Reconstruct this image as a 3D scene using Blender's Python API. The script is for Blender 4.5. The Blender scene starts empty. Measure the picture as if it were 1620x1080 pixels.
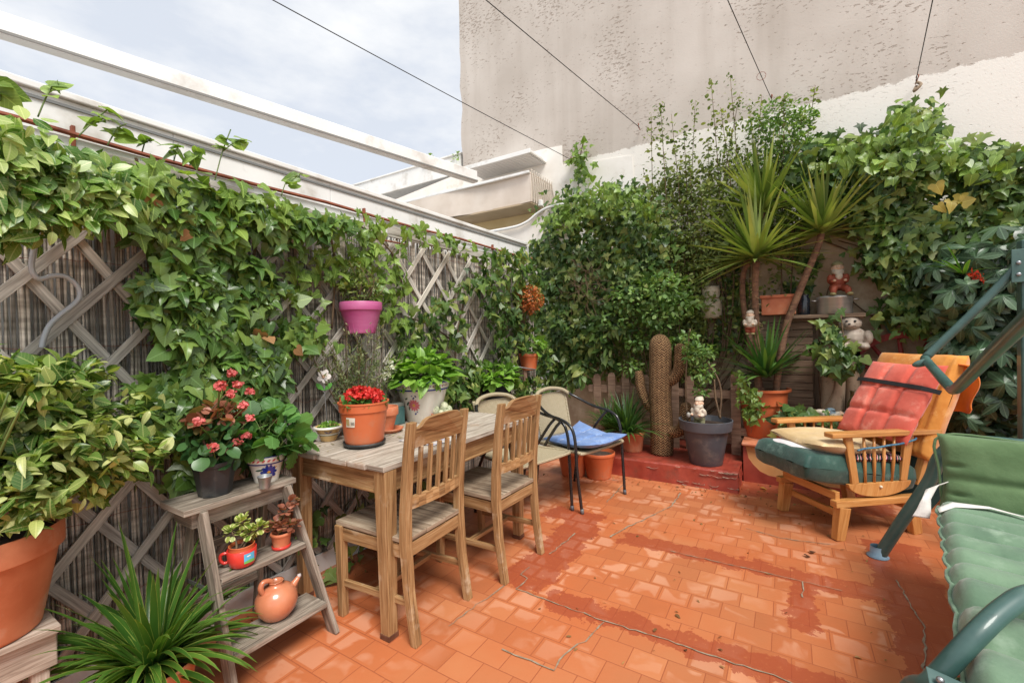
import bpy, math, random
import numpy as np
from math import sin, cos, pi, radians as R, sqrt, atan2
from mathutils import Vector, Matrix
random.seed(7); rng=np.random.default_rng(7)
SC=bpy.context.scene; COL=SC.collection
# ---------------- camera ----------------
CY,CR,CP=math.atan(437/700),R(1.3),R(-0.9)
FW=Vector((-sin(CY)*cos(CP),cos(CY)*cos(CP),sin(CP)))
_r=Vector((cos(CY),sin(CY),0)); _u=_r.cross(FW)
RT=_r*cos(CR)-_u*sin(CR); UP=_r*sin(CR)+_u*cos(CR)
CAM=Vector((0,0,1.29))
cd=bpy.data.cameras.new('camera'); cam=bpy.data.objects.new('camera',cd); COL.objects.link(cam)
cd.sensor_width=36; cd.lens=700/1620*36; cd.clip_start=.05; cd.clip_end=500
cam.matrix_world=Matrix(((RT.x,UP.x,-FW.x,CAM.x),(RT.y,UP.y,-FW.y,CAM.y),(RT.z,UP.z,-FW.z,CAM.z),(0,0,0,1)))
SC.camera=cam
# ---------------- sky, sun, exposure ----------------
SUN_EL,SUN_AZ=R(56),R(125)       # azimuth clockwise from +Y
w=bpy.data.worlds.new('World'); SC.world=w; w.use_nodes=True
nt=w.node_tree; nt.nodes.clear()
out=nt.nodes.new('ShaderNodeOutputWorld'); bg=nt.nodes.new('ShaderNodeBackground')
sky=nt.nodes.new('ShaderNodeTexSky'); sky.sky_type='NISHITA'; sky.sun_disc=False; sky.sun_elevation=SUN_EL; sky.sun_rotation=SUN_AZ
sky.dust_density=2.5; sky.air_density=1.0
tc=nt.nodes.new('ShaderNodeTexCoord'); mp=nt.nodes.new('ShaderNodeMapping'); mp.inputs['Scale'].default_value=(1.0,1.0,2.6)
no=nt.nodes.new('ShaderNodeTexNoise'); no.inputs['Scale'].default_value=2.1; no.inputs['Detail'].default_value=9; no.inputs['Roughness'].default_value=.58
rp=nt.nodes.new('ShaderNodeValToRGB'); rp.color_ramp.elements[0].position=.42; rp.color_ramp.elements[1].position=.62
rp.color_ramp.elements[0].color=(0,0,0,1); rp.color_ramp.elements[1].color=(1,1,1,1)
mx=nt.nodes.new('ShaderNodeMix'); mx.data_type='RGBA'
mx.inputs[7].default_value=(6.7,6.75,6.8,1)
L=nt.links.new
L(tc.outputs['Generated'],mp.inputs[0]); L(mp.outputs[0],no.inputs['Vector']); L(no.outputs[0],rp.inputs[0]); L(rp.outputs[0],mx.inputs[0])
mz=nt.nodes.new('ShaderNodeMix'); mz.data_type='RGBA'; mz.inputs[0].default_value=.82; mz.inputs[7].default_value=(5.5,5.8,6.3,1); L(sky.outputs[0],mz.inputs[6]); L(mz.outputs[2],mx.inputs[6]); L(mx.outputs[2],bg.inputs[0]); bg.inputs[1].default_value=.1; L(bg.outputs[0],out.inputs[0])
sd=bpy.data.lights.new('sun','SUN'); so=bpy.data.objects.new('sun',sd); COL.objects.link(so)
sd.energy=2.7; sd.angle=R(24); sd.color=(1,.96,.9)
sv=Vector((sin(SUN_AZ)*cos(SUN_EL),cos(SUN_AZ)*cos(SUN_EL),sin(SUN_EL)))
so.rotation_euler=sv.to_track_quat('Z','Y').to_euler()
SC.view_settings.view_transform='Standard'; SC.view_settings.look='None'; SC.view_settings.exposure=0.64; SC.view_settings.gamma=1

SC.cycles.max_bounces=6; SC.cycles.diffuse_bounces=3; SC.cycles.glossy_bounces=2; SC.cycles.transmission_bounces=3; SC.cycles.transparent_max_bounces=4; SC.cycles.caustics_reflective=False; SC.cycles.caustics_refractive=False
# ---------------- helpers ----------------
def ray(x,y): return FW+RT*((x-810)/700)+UP*((540-y)/700)
def at(x,y,ax,v):
    d=ray(x,y); i='xyz'.index(ax); return CAM+d*((v-CAM[i])/d[i])
def root(name,label,cat,loc=(0,0,0),rz=0,group=None):
    o=bpy.data.objects.new(name,None); COL.objects.link(o); o.location=loc; o.rotation_euler=(0,0,rz); o.empty_display_size=.05
    o['label']=label; o['category']=cat
    if group: o['group']=group
    return o
def tag(o,label,cat,group=None,kind=None):
    if kind: o['kind']=kind
    if label: o['label']=label
    if cat: o['category']=cat
    if group: o['group']=group
    return o
def frame(o):
    while o.parent: o=o.parent
    return Matrix.Translation(o.location)@Matrix.Rotation(o.rotation_euler[2],4,'Z')
def mkobj(name,V,Fc,UV,mat,parent=None,smooth=False,bevel=0,local=False,origin=None):
    V=np.asarray(V,float).reshape(-1,3)
    if parent is not None and not local:
        M=np.array(frame(parent).inverted()); V=V@M[:3,:3].T+M[:3,3]
    me=bpy.data.meshes.new(name)
    loc=None
    if parent is None and origin is not None: loc=Vector(origin); V=V-np.array(origin)
    if isinstance(Fc,np.ndarray):
        nf,k=Fc.shape; me.vertices.add(len(V)); me.vertices.foreach_set('co',V.ravel())
        me.loops.add(nf*k); me.loops.foreach_set('vertex_index',Fc.ravel().astype(np.int32))
        me.polygons.add(nf); me.polygons.foreach_set('loop_start',np.arange(nf,dtype=np.int32)*k)
        me.update(calc_edges=True)
    else: me.from_pydata(V.tolist(),[],Fc)
    if UV is not None:
        l=me.uv_layers.new(name='UVMap'); l.data.foreach_set('uv',np.asarray(UV,float).ravel())
    if smooth: me.polygons.foreach_set('use_smooth',np.ones(len(me.polygons),bool))
    me.materials.append(mat); me.validate()
    o=bpy.data.objects.new(name,me); COL.objects.link(o)
    if loc is not None: o.location=loc
    if parent is not None: o.parent=parent
    if bevel:
        b=o.modifiers.new('b','BEVEL'); b.width=bevel; b.segments=2; b.limit_method='ANGLE'; b.angle_limit=R(40)
    return o
class MB:
    def __init__(s): s.v=[]; s.f=[]; s.uv=[]
    def quadbox(s,P,axis,lens):
        # P: 8 corners ordered (x,y,z) bits; uv: u along axis
        b=len(s.v); s.v+= [tuple(p) for p in P]
        off=(random.uniform(0,9),random.uniform(0,9))
        for a,(q,fx) in enumerate([((0,4,6,2),0),((1,3,7,5),0),((0,1,5,4),1),((2,6,7,3),1),((0,2,3,1),2),((4,5,7,6),2)]):
            s.f.append([b+i for i in q])
            for i in q:
                c=[(i&1)*lens[0],((i>>1)&1)*lens[1],((i>>2)&1)*lens[2]]
                u=c[axis]; o=[c[k] for k in range(3) if k!=axis and k!=fx]
                if fx==axis: o2=[c[k] for k in range(3) if k!=axis]; s.uv.append((off[0]+o2[0]*.3,off[1]+o2[1]+3))
                else: s.uv.append((off[0]+u,off[1]+o[0]+a*.37))
        return s
    def box(s,c,size,M=None,taper=None):
        c=Vector(c); M=M or Matrix.Identity(3); P=[]
        for i in range(8):
            x,y,z=((i&1)-.5)*size[0],(((i>>1)&1)-.5)*size[1],(((i>>2)&1)-.5)*size[2]
            if taper and z>0: x*=taper; y*=taper
            P.append(c+M@Vector((x,y,z)))
        ax=max(range(3),key=lambda k:size[k]); return s.quadbox(P,ax,size)
    def bar(s,p0,p1,w,t,up=(0,0,1),w1=None,t1=None):
        p0=Vector(p0);p1=Vector(p1); d=(p1-p0); l=d.length; d.normalize(); up=Vector(up)
        a=d.cross(up); a=a.normalized() if a.length>1e-4 else Vector((1,0,0)); b=a.cross(d).normalized()
        w1=w if w1 is None else w1; t1=t if t1 is None else t1; P=[]
        for i in range(8):
            e=(i>>2)&1; W=w1 if e else w; T=t1 if e else t; q=p1 if e else p0
            P.append(q+a*(((i&1)-.5)*W)+b*((((i>>1)&1)-.5)*T))
        return s.quadbox(P,2,(w,t,l))
    def tube(s,pts,r,n=8,cap=True,res=0):
        pts=[Vector(p) for p in pts]
        rr=list(r) if isinstance(r,(list,tuple)) else [r]*len(pts)
        if res:
            q=[];qr=[];m=len(pts)
            for i in range(m-1):
                p0=pts[max(i-1,0)];p1=pts[i];p2=pts[i+1];p3=pts[min(i+2,m-1)]
                for k in range(res):
                    t=k/res; q.append(.5*((2*p1)+(p2-p0)*t+(2*p0-5*p1+4*p2-p3)*t*t+(3*p1-p0-3*p2+p3)*t**3)); qr.append(rr[i]*(1-t)+rr[i+1]*t)
            q.append(pts[-1]);qr.append(rr[-1]); pts,rr=q,qr
        b=len(s.v); m=len(pts); T=[]
        for i in range(m):
            d=(pts[min(i+1,m-1)]-pts[max(i-1,0)])
            T.append(d.normalized() if d.length>1e-9 else Vector((0,0,1)))
        u=T[0].orthogonal().normalized(); off=random.uniform(0,9); ls=[0]
        for i in range(1,m): ls.append(ls[-1]+(pts[i]-pts[i-1]).length)
        for i in range(m):
            u=(u-T[i]*u.dot(T[i])).normalized(); v=T[i].cross(u)
            for k in range(n):
                a=2*pi*k/n; s.v.append(tuple(pts[i]+(u*cos(a)+v*sin(a))*rr[i]))
        for i in range(m-1):
            for k in range(n):
                k2=(k+1)%n; s.f.append([b+i*n+k,b+i*n+k2,b+(i+1)*n+k2,b+(i+1)*n+k])
                c=2*pi*max(rr)/n
                s.uv+= [(off+ls[i],off+k*c),(off+ls[i],off+(k+1)*c),(off+ls[i+1],off+(k+1)*c),(off+ls[i+1],off+k*c)]
        if cap:
            s.f.append([b+k for k in range(n)][::-1]); s.uv+=[(off,off+.01*k) for k in range(n)]
            s.f.append([b+(m-1)*n+k for k in range(n)]); s.uv+=[(off,off+.01*k) for k in range(n)]
        return s
    def lathe(s,prof,c=(0,0,0),n=32,M=None,wob=0,sx=1,sy=1):
        # prof [(r,z)]; uv (angle*R, z)
        b=len(s.v); c=Vector(c); m=len(prof); M=M or Matrix.Identity(3); Rm=max(p[0] for p in prof)
        for (r,z) in prof:
            for k in range(n):
                a=2*pi*k/n; q=r*(1+wob*sin(3*a+z*20)); s.v.append(tuple(c+M@Vector((q*cos(a)*sx,q*sin(a)*sy,z))))
        for i in range(m-1):
            for k in range(n):
                k2=(k+1)%n; s.f.append([b+i*n+k,b+i*n+k2,b+(i+1)*n+k2,b+(i+1)*n+k])
                for kk,ii in ((k,i),(k+1,i),(k+1,i+1),(k,i+1)): s.uv.append((2*pi*kk/n*Rm,prof[ii][1]))
        return s
    def ell(s,c,r,M=None,n=12,m=8):
        pr=[(max(1e-4,sin(pi*i/m)),-cos(pi*i/m)) for i in range(m+1)]
        S=Matrix.Diagonal(Vector(r)); return s.lathe(pr,c,n,(M@S) if M else S)
    def grid(s,fn,nu,nv,uvs=(1,1)):
        b=len(s.v)
        for j in range(nv+1):
            for i in range(nu+1): s.v.append(tuple(fn(i/nu,j/nv)))
        for j in range(nv):
            for i in range(nu):
                q=[(i,j),(i+1,j),(i+1,j+1),(i,j+1)]
                s.f.append([b+J*(nu+1)+I for I,J in q]); s.uv+=[(I/nu*uvs[0],J/nv*uvs[1]) for I,J in q]
        return s
    def poly(s,pts):
        b=len(s.v); s.v+=[tuple(p) for p in pts]; s.f.append(list(range(b,b+len(pts)))); s.uv+=[(p[0],p[1]) for p in pts]; return s
    def prism(s,pts,dv):
        # closed solid: polygon pts extruded by vector dv
        b=len(s.v); n=len(pts); dv=Vector(dv); s.v+=[tuple(p) for p in pts]+[tuple(Vector(p)+dv) for p in pts]
        o=random.uniform(0,9)
        A=Vector(pts[1])-Vector(pts[0]); A.normalize(); Nn=dv.normalized(); B=Nn.cross(A)
        P=[(Vector(p).dot(A)+o,Vector(p).dot(B)+o) for p in pts]
        s.f.append(list(range(b,b+n))[::-1]); s.uv+=P[::-1]
        s.f.append([b+n+i for i in range(n)]); s.uv+=P
        for i in range(n):
            j=(i+1)%n; s.f.append([b+i,b+j,b+n+j,b+n+i]); s.uv+=[P[i],P[j],(P[j][0],P[j][1]+.03),(P[i][0],P[i][1]+.03)]
        return s
    def build(s,name,mat,parent=None,smooth=False,bevel=0,local=False,origin=None):
        return mkobj(name,s.v,s.f,s.uv,mat,parent,smooth,bevel,local,origin)
def clone(o,loc=None,rz=None,label=None,group=None,parent=None):
    c=o.copy(); COL.objects.link(c)
    if parent is not None: c.parent=parent
    if loc is not None: c.location=loc
    if rz is not None: c.rotation_euler=(0,0,rz)
    if label: c['label']=label
    if group: c['group']=group
    for ch in [x for x in SC.objects if x.parent is o]: clone(ch,parent=c)
    return c
# ---------------- materials ----------------
MATS={}
def N(nt,t,**k):
    n=nt.nodes.new(t)
    for a,v in k.items():
        if a.startswith('i_'):
            key=a[2:]; n.inputs[int(key) if key.isdigit() else key.replace('_',' ')].default_value=v
        else: setattr(n,a,v)
    return n
def base(name,rough=.6,metal=0,spec=.5,coat=0):
    m=bpy.data.materials.new(name); m.use_nodes=True; nt=m.node_tree; b=nt.nodes['Principled BSDF']
    b.inputs['Roughness'].default_value=rough; b.inputs['Metallic'].default_value=metal; b.inputs['Specular IOR Level'].default_value=spec
    b.inputs['Coat Weight'].default_value=coat
    return m,nt,b
def c4(c): return (c[0],c[1],c[2],1)
def S(r,g,b): # sRGB 0-255 -> linear
    f=lambda v:(v/255/12.92) if v<=10.3 else ((v/255+.055)/1.055)**2.4
    return (f(r),f(g),f(b))
def ramp(nt,fac,stops,interp='LINEAR'):
    r=nt.nodes.new('ShaderNodeValToRGB'); cr=r.color_ramp; cr.interpolation=interp
    while len(cr.elements)<len(stops): cr.elements.new(.5)
    for e,(p,c) in zip(cr.elements,stops): e.position=p; e.color=c4(c) if len(c)==3 else c
    nt.links.new(fac,r.inputs[0]); return r.outputs[0]
def noise(nt,vec,scale,detail=5,rough=.55,dist=0):
    n=N(nt,'ShaderNodeTexNoise'); n.inputs['Scale'].default_value=scale; n.inputs['Detail'].default_value=detail; n.inputs['Roughness'].default_value=rough; n.inputs['Distortion'].default_value=dist
    if vec is not None: nt.links.new(vec,n.inputs['Vector'])
    return n.outputs[0]
def vec(nt,kind='Object',sc=(1,1,1)):
    t=N(nt,'ShaderNodeTexCoord'); m=N(nt,'ShaderNodeMapping'); m.inputs['Scale'].default_value=sc
    nt.links.new(t.outputs[kind],m.inputs[0]); return m.outputs[0]
def mixc(nt,f,a,b,mode='MIX'):
    m=nt.nodes.new('ShaderNodeMix'); m.data_type='RGBA'; m.blend_type=mode
    for i,x in ((0,f),(6,a),(7,b)):
        if isinstance(x,(int,float)): m.inputs[i].default_value=x
        elif isinstance(x,tuple): m.inputs[i].default_value=c4(x)
        else: nt.links.new(x,m.inputs[i])
    return m.outputs[2]
def mth(nt,op,a,b=0,c=0,clamp=False):
    m=nt.nodes.new('ShaderNodeMath'); m.operation=op; m.use_clamp=clamp
    for i,x in enumerate((a,b,c)):
        if isinstance(x,(int,float)): m.inputs[i].default_value=x
        else: nt.links.new(x,m.inputs[i])
    return m.outputs[0]
def bump(nt,b,h,strength=.3,dist=.01):
    n=N(nt,'ShaderNodeBump'); n.inputs['Strength'].default_value=strength; n.inputs['Distance'].default_value=dist
    nt.links.new(h,n.inputs['Height']); nt.links.new(n.outputs[0],b.inputs['Normal'])
def mat(name,c1,c2=None,scale=20,rough=.6,bmp=0,coord='Object',sc=(1,1,1),metal=0,detail=6,lo=.35,hi=.65,island=0,coat=0,spec=.5,dirt=None):
    if name in MATS: return MATS[name]
    m,nt,b=base(name,rough,metal,spec,coat); v=vec(nt,coord,sc); n=noise(nt,v,scale,detail)
    c=ramp(nt,n,[(lo,c1),(hi,c2 or c1)])
    if dirt:
        n2=noise(nt,vec(nt,'Object'),dirt[1],6,.65); f=ramp(nt,n2,[(dirt[2]-.08,(0,0,0)),(dirt[2]+.12,(.85,.85,.85))]); c=mixc(nt,f,c,dirt[0])
    if island:
        g=N(nt,'ShaderNodeNewGeometry'); f=ramp(nt,g.outputs['Random Per Island'],[(0,(1-island,)*3),(1,(1+island*.3,)*3)])
        c=mixc(nt,1.0,c,f,'MULTIPLY')
    nt.links.new(c,b.inputs['Base Color'])
    rr=ramp(nt,n,[(.3,(rough*.85,)*3),(.7,(min(1,rough*1.15),)*3)]); nt.links.new(rr,b.inputs['Roughness'])
    if bmp: bump(nt,b,n,bmp,.006)
    MATS[name]=m; return m
def wood(name,dark,mid,light,rough=.65,grain=1.0,bmp=.35,crack=0,coat=0,stain=None):
    if name in MATS: return MATS[name]
    m,nt,b=base(name,rough,0,.4,coat)
    v=vec(nt,'UV',(2.2,34*grain,1)); n=noise(nt,v,1.6,7,.62,.6)
    v2=vec(nt,'UV',(5,160*grain,1)); n2=noise(nt,v2,1.5,4,.6,.2)
    f=mth(nt,'ADD',mth(nt,'MULTIPLY',n,.65),mth(nt,'MULTIPLY',n2,.35))
    c=ramp(nt,f,[(.34,dark),(.5,mid),(.66,light)])
    g=N(nt,'ShaderNodeNewGeometry'); k=ramp(nt,g.outputs['Random Per Island'],[(0,(.78,.78,.78)),(1,(1.08,1.06,1.02))]); c=mixc(nt,1.0,c,k,'MULTIPLY')
    if stain:
        ns=noise(nt,vec(nt,'Object'),stain[1],5,.6); fs=ramp(nt,ns,[(stain[2],(0,0,0)),(stain[2]+.14,(1,1,1))]); c=mixc(nt,fs,c,stain[0])
    if crack:
        v3=vec(nt,'UV',(1.6,60,1)); n3=noise(nt,v3,1.2,3,.5,.3); fc=ramp(nt,n3,[(.30,(1,1,1)),(.36,(0,0,0))]); c=mixc(nt,mth(nt,'MULTIPLY',fc,crack),c,tuple(x*.35 for x in dark))
        f=mth(nt,'SUBTRACT',f,mth(nt,'MULTIPLY',fc,.4))
    nt.links.new(c,b.inputs['Base Color']); bump(nt,b,f,bmp,.004); MATS[name]=m; return m
def leafmat(name,cols,rough=.42,vein=.35,edge=None,trans=.30,clump=.30,side=7,veinc=None):
    if name in MATS: return MATS[name]
    m,nt,b=base(name,rough,0,.45)
    g=N(nt,'ShaderNodeNewGeometry'); k=len(cols); c=ramp(nt,g.outputs['Random Per Island'],[(i/(k-1)*.96+.02,x) for i,x in enumerate(cols)])
    n=noise(nt,vec(nt,'Object'),4.5,3,.5); kk=ramp(nt,n,[(.35,(1-clump,1-clump*.8,1-clump)),(.62,(1+clump*.35,1+clump*.3,1))]); c=mixc(nt,1.0,c,kk,'MULTIPLY')
    t=N(nt,'ShaderNodeTexCoord'); sx=N(nt,'ShaderNodeSeparateXYZ'); nt.links.new(t.outputs['UV'],sx.inputs[0])
    ax=mth(nt,'ABSOLUTE',sx.outputs[0]); y=sx.outputs[1]
    if vein:
        mid=mth(nt,'LESS_THAN',ax,.022)
        fr=mth(nt,'FRACT',mth(nt,'SUBTRACT',mth(nt,'MULTIPLY',y,side),mth(nt,'MULTIPLY',ax,side*.8))); sv=mth(nt,'LESS_THAN',fr,.13)
        vv=mth(nt,'MULTIPLY',mth(nt,'MAXIMUM',mid,mth(nt,'MULTIPLY',sv,.5)),vein)
        c=mixc(nt,vv,c,veinc or tuple(min(1,x*2.4+.05) for x in cols[k//2]))
    if edge:
        n3=noise(nt,t.outputs['UV'],5,2); e=mth(nt,'GREATER_THAN',mth(nt,'ADD',ax,mth(nt,'MULTIPLY',n3,.25)),edge[1]); c=mixc(nt,e,c,edge[0])
    nt.links.new(c,b.inputs['Base Color'])
    tr=N(nt,'ShaderNodeBsdfTranslucent'); nt.links.new(mixc(nt,1.0,c,(1.5,1.6,.7),'MULTIPLY'),tr.inputs[0])
    ms=N(nt,'ShaderNodeMixShader'); ms.inputs[0].default_value=trans
    nt.links.new(b.outputs[0],ms.inputs[1]); nt.links.new(tr.outputs[0],ms.inputs[2]); nt.links.new(ms.outputs[0],nt.nodes['Material Output'].inputs[0])
    MATS[name]=m; return m
# ---------------- leaf templates (x across, y along, z normal) ----------------
def tmpl_strip(wf,n=5,fold=.25,droop=.25,wave=0):
    V=[];F=[];U=[]
    for i in range(n+1):
        y=i/n; w_=wf(y)
        for s_ in (-1,0,1):
            x=s_*w_; V.append((x,y*(1-.1*droop*y),fold*abs(x)-droop*y*y+wave*sin(y*9+s_)*abs(s_))); U.append((x,y))
    for i in range(n):
        for s_ in (0,1):
            a=i*3+s_; F.append((a,a+1,a+4,a+3))
    return np.array(V,float),np.array(F),np.array(U,float)
def tmpl_fan(out,c,fold=.2,droop=.25):
    P=[(0,0)]+out; pts=[c]+P
    V=[(x,y,fold*abs(x)-droop*y*y) for x,y in pts]; m=len(P)
    F=[(0,1+i,1+(i+1)%m) for i in range(m)]
    return np.array(V,float),np.array(F),np.array(pts,float)
def mir(h): return [(x,y) for x,y in h]+[(-x,y) for x,y in reversed(h[:-1])]
OVAL=tmpl_strip(lambda y:.30*(sin(pi*min(1,y**.85))**.8 if 0<y<1 else 0.01))
SLIM=tmpl_strip(lambda y:.21*(sin(pi*min(1,y**.9))**.8 if 0<y<1 else 0.01),6,.3,.4)
NARROW=tmpl_strip(lambda y:.13*(sin(pi*y)**.7 if 0<y<1 else 0.005),5,.3,.3)
BROAD=tmpl_strip(lambda y:.42*(sin(pi*min(1,y**.75))**.7 if 0<y<1 else 0.02),5,.22,.35)
ROUNDL=tmpl_strip(lambda y:.5*(sqrt(max(0,1-(2*y-1)**2))+.02),5,.15,.15)
def tmpl_leaf(out,c,fold=.2,droop=.25,curl=.45):
    P=[(0,0)]+out; m=len(P); inn=[(c[0]+(x-c[0])*.55,c[1]+(y-c[1])*.55) for x,y in P]; pts=[c]+inn+P
    V=[(x,y,fold*abs(x)-curl*x*x-droop*y*y+(.035*sin(i*2.4) if i>m else 0)) for i,(x,y) in enumerate(pts)]
    F=[(0,1+i,1+(i+1)%m) for i in range(m)]
    for i in range(m):
        j=(i+1)%m; F+=[(1+i,1+m+i,1+m+j),(1+i,1+m+j,1+j)]
    return np.array(V,float),np.array(F),np.array(pts,float)
IVY=tmpl_leaf(mir([(.10,-.14),(.34,-.24),(.27,-.02),(.66,.16),(.36,.30),(.23,.42),(.17,.70),(0,1.0)]),(0,.18),.20,.28)
IVY2=tmpl_leaf(mir([(.2,-.17),(.46,-.08),(.52,.12),(.40,.3),(.36,.44),(.2,.74),(0,1.0)]),(0,.25),.25,.3)
HEART=tmpl_leaf(mir([(.16,-.17),(.40,-.12),(.50,.10),(.44,.36),(.24,.70),(0,1.0)]),(0,.28),.28,.3)
SCAL=tmpl_leaf([(.5*(1+.07*cos(9*a))*sin(a),.46-.5*(1+.07*cos(9*a))*cos(a)) for a in [.35+k*(2*pi-.7)/26 for k in range(27)]],(0,.3),.05,.15,.25)
def leaves(name,material,parent,tmpls,P,Nn,T,Sz,origin=None,smooth=True):
    """P,Nn,T (n,3): base point, face normal, tip direction; Sz (n,) length"""
    if not isinstance(tmpls,list): tmpls=[tmpls]
    if len(P)==0: return None
    P=np.asarray(P,float);Nn=np.asarray(Nn,float);T=np.asarray(T,float);Sz=np.asarray(Sz,float)
    T=T/np.linalg.norm(T,axis=1,keepdims=True); X=np.cross(T,Nn); X/=np.linalg.norm(X,axis=1,keepdims=True)+1e-9; Z=np.cross(X,T)
    ch=rng.integers(0,len(tmpls),len(P)); VV=[];FF=[];UU=[];b=0
    for k,(v,f,u) in enumerate(tmpls):
        I=np.where(ch==k)[0]
        if not len(I): continue
        fx=1+rng.uniform(-.18,.18,len(I)); dz=rng.uniform(-.2,2.1,len(I))
        W=P[I][:,None,:]+Sz[I][:,None,None]*(v[None,:,0:1]*fx[:,None,None]*X[I][:,None,:]+v[None,:,1:2]*T[I][:,None,:]+v[None,:,2:3]*dz[:,None,None]*Z[I][:,None,:])
        F=f[None]+(np.arange(len(I))*len(v))[:,None,None]+b
        if f.shape[1]==4:   # split quads so one array fits
            F=np.concatenate([F[...,[0,1,2]],F[...,[0,2,3]]],1)
        VV.append(W.reshape(-1,3)); F=F.reshape(-1,3); FF.append(F)
        loc=(F-b)%len(v); UU.append(u[loc.ravel()]); b+=W.shape[0]*W.shape[1]
    return mkobj(name,np.concatenate(VV),np.concatenate(FF),np.concatenate(UU),material,parent,smooth,origin=origin)
def unit(a): return a/(np.linalg.norm(a,axis=-1,keepdims=True)+1e-9)
def inpoly(x,y,poly):
    r=np.zeros(len(x),bool); n=len(poly)
    for i in range(n):
        x1,y1=poly[i];x2,y2=poly[(i+1)%n]
        c=((y1>y)!=(y2>y))&(x<(x2-x1)*(y-y1)/((y2-y1) or 1e-9)+x1); r^=c
    return r
def vnoise(p,s,seed=0):
    q=p*s+seed*7.3
    return (np.sin(q[:,0]*1.3+np.sin(q[:,1]*1.7)*1.5)+np.sin(q[:,1]*1.1+q[:,2]*1.9+np.sin(q[:,0]*.9)*2)+np.sin(q[:,2]*1.6+q[:,0]*.7))/3
KEEP=[(-2.19,-1,1.22,1.68,.74,1.24),(-2.17,-1,1.5,2.4,.74,1.20),(-2.18,-1,1.50,1.88,1.27,1.60),(-2.2,-1,2.95,3.25,.7,1.0),(-1.94,-1,.7,1.3,.6,1.1),(-2.2,-1,3.3,3.85,.88,1.14)]   # room for the pots standing and hanging there
def wallpts(polys,ax,v,n,depth,bulge=.5,seed=0,edge=.03,gap=-.6):
    """n points in pixel polygons laid out on the plane ax=v, thickness depth towards the viewer"""
    if not isinstance(polys[0],list): polys=[polys]
    i='xyz'.index(ax); out=[]; tot=0
    sgn=-1 if ax=='y' else 1; vm=v+sgn*depth*.6; W=[[at(px,py,ax,vm) for px,py in pl] for pl in polys]; j=[k for k in range(3) if k!=i]
    A=[abs(sum(a[j[0]]*b[j[1]]-b[j[0]]*a[j[1]] for a,b in zip(w_,w_[1:]+w_[:1])))/2 for w_ in W]
    for w_,a in zip(W,A):
        k=int(n*a/sum(A)); pl=[(p[j[0]],p[j[1]]) for p in w_]; xs=[p[0] for p in pl];ys=[p[1] for p in pl]; got=[];c=0
        while c<k:
            m=k*2; x=rng.uniform(min(xs),max(xs),m);y=rng.uniform(min(ys),max(ys),m)
            q=np.zeros((m,3)); q[:,j[0]]=x;q[:,j[1]]=y; q[:,i]=v
            ok=inpoly(x,y,pl)&(vnoise(q,9,seed)>gap+rng.uniform(-.2,.2,m)); q=q[ok]; got.append(q); c+=len(q)
        q=np.concatenate(got)[:k]; q+=rng.normal(0,edge,q.shape)*np.array([k_!=i for k_ in range(3)]); out.append(q)
    q=np.concatenate(out)
    d=depth*(bulge*(.5+.5*vnoise(q,6,seed+3))+(1-bulge))*rng.uniform(0,1,len(q))**.6
    q[:,i]=v+sgn*d
    ok=np.ones(len(q),bool)
    for x0,x1,y0,y1,z0,z1 in KEEP: ok&=~((q[:,0]>x0)&(q[:,0]<x1)&(q[:,1]>y0)&(q[:,1]<y1)&(q[:,2]>z0)&(q[:,2]<z1))
    return q[ok],d[ok]
def wallivy(name,material,parent,tm,polys,ax,v,n,depth,size,seed=0,up=.35,hang=.8,gap=-.6,edge=.03):
    q,d=wallpts(polys,ax,v,n,depth,seed=seed,gap=gap,edge=edge)
    out=np.array([1,0,0]) if ax=='x' else np.array([0,-1,0])
    Nn=unit(out+np.array([0,0,up])+rng.normal(0,.38,q.shape)); T=np.array([0,0,-hang])+rng.normal(0,.55,q.shape)+out*.25
    return leaves(name,material,parent,tm,q,Nn,T,size*rng.uniform(.6,1.3,len(q)))
def blobpts(c,r,n,hollow=.45):
    p=unit(rng.normal(0,1,(n,3)))*(rng.uniform(hollow**3,1,(n,1))**(1/3)); d=p.copy(); return np.array(c)+p*np.array(r),d
def shrub(name,material,parent,tm,blobs,n,size,up=.5,jit=.5,hollow=.45):
    """leaves through a set of ellipsoids; normals outward and up"""
    tot=sum(b[1][0]*b[1][1]+b[1][0]*b[1][2] for b in blobs); Ps=[];Ds=[]
    for c,r in blobs:
        k=int(n*(r[0]*r[1]+r[0]*r[2])/tot)+1; p,d=blobpts(c,r,k,hollow); Ps.append(p);Ds.append(d)
    P=np.concatenate(Ps);D=np.concatenate(Ds)
    T=unit(D+rng.normal(0,jit,P.shape)+np.array([0,0,.1])); Nn=unit(D*.6+np.array([0,0,up*1.4])+rng.normal(0,.35,P.shape))
    return leaves(name,material,parent,tm,P,Nn,T,size*rng.uniform(.6,1.25,len(P)))
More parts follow.
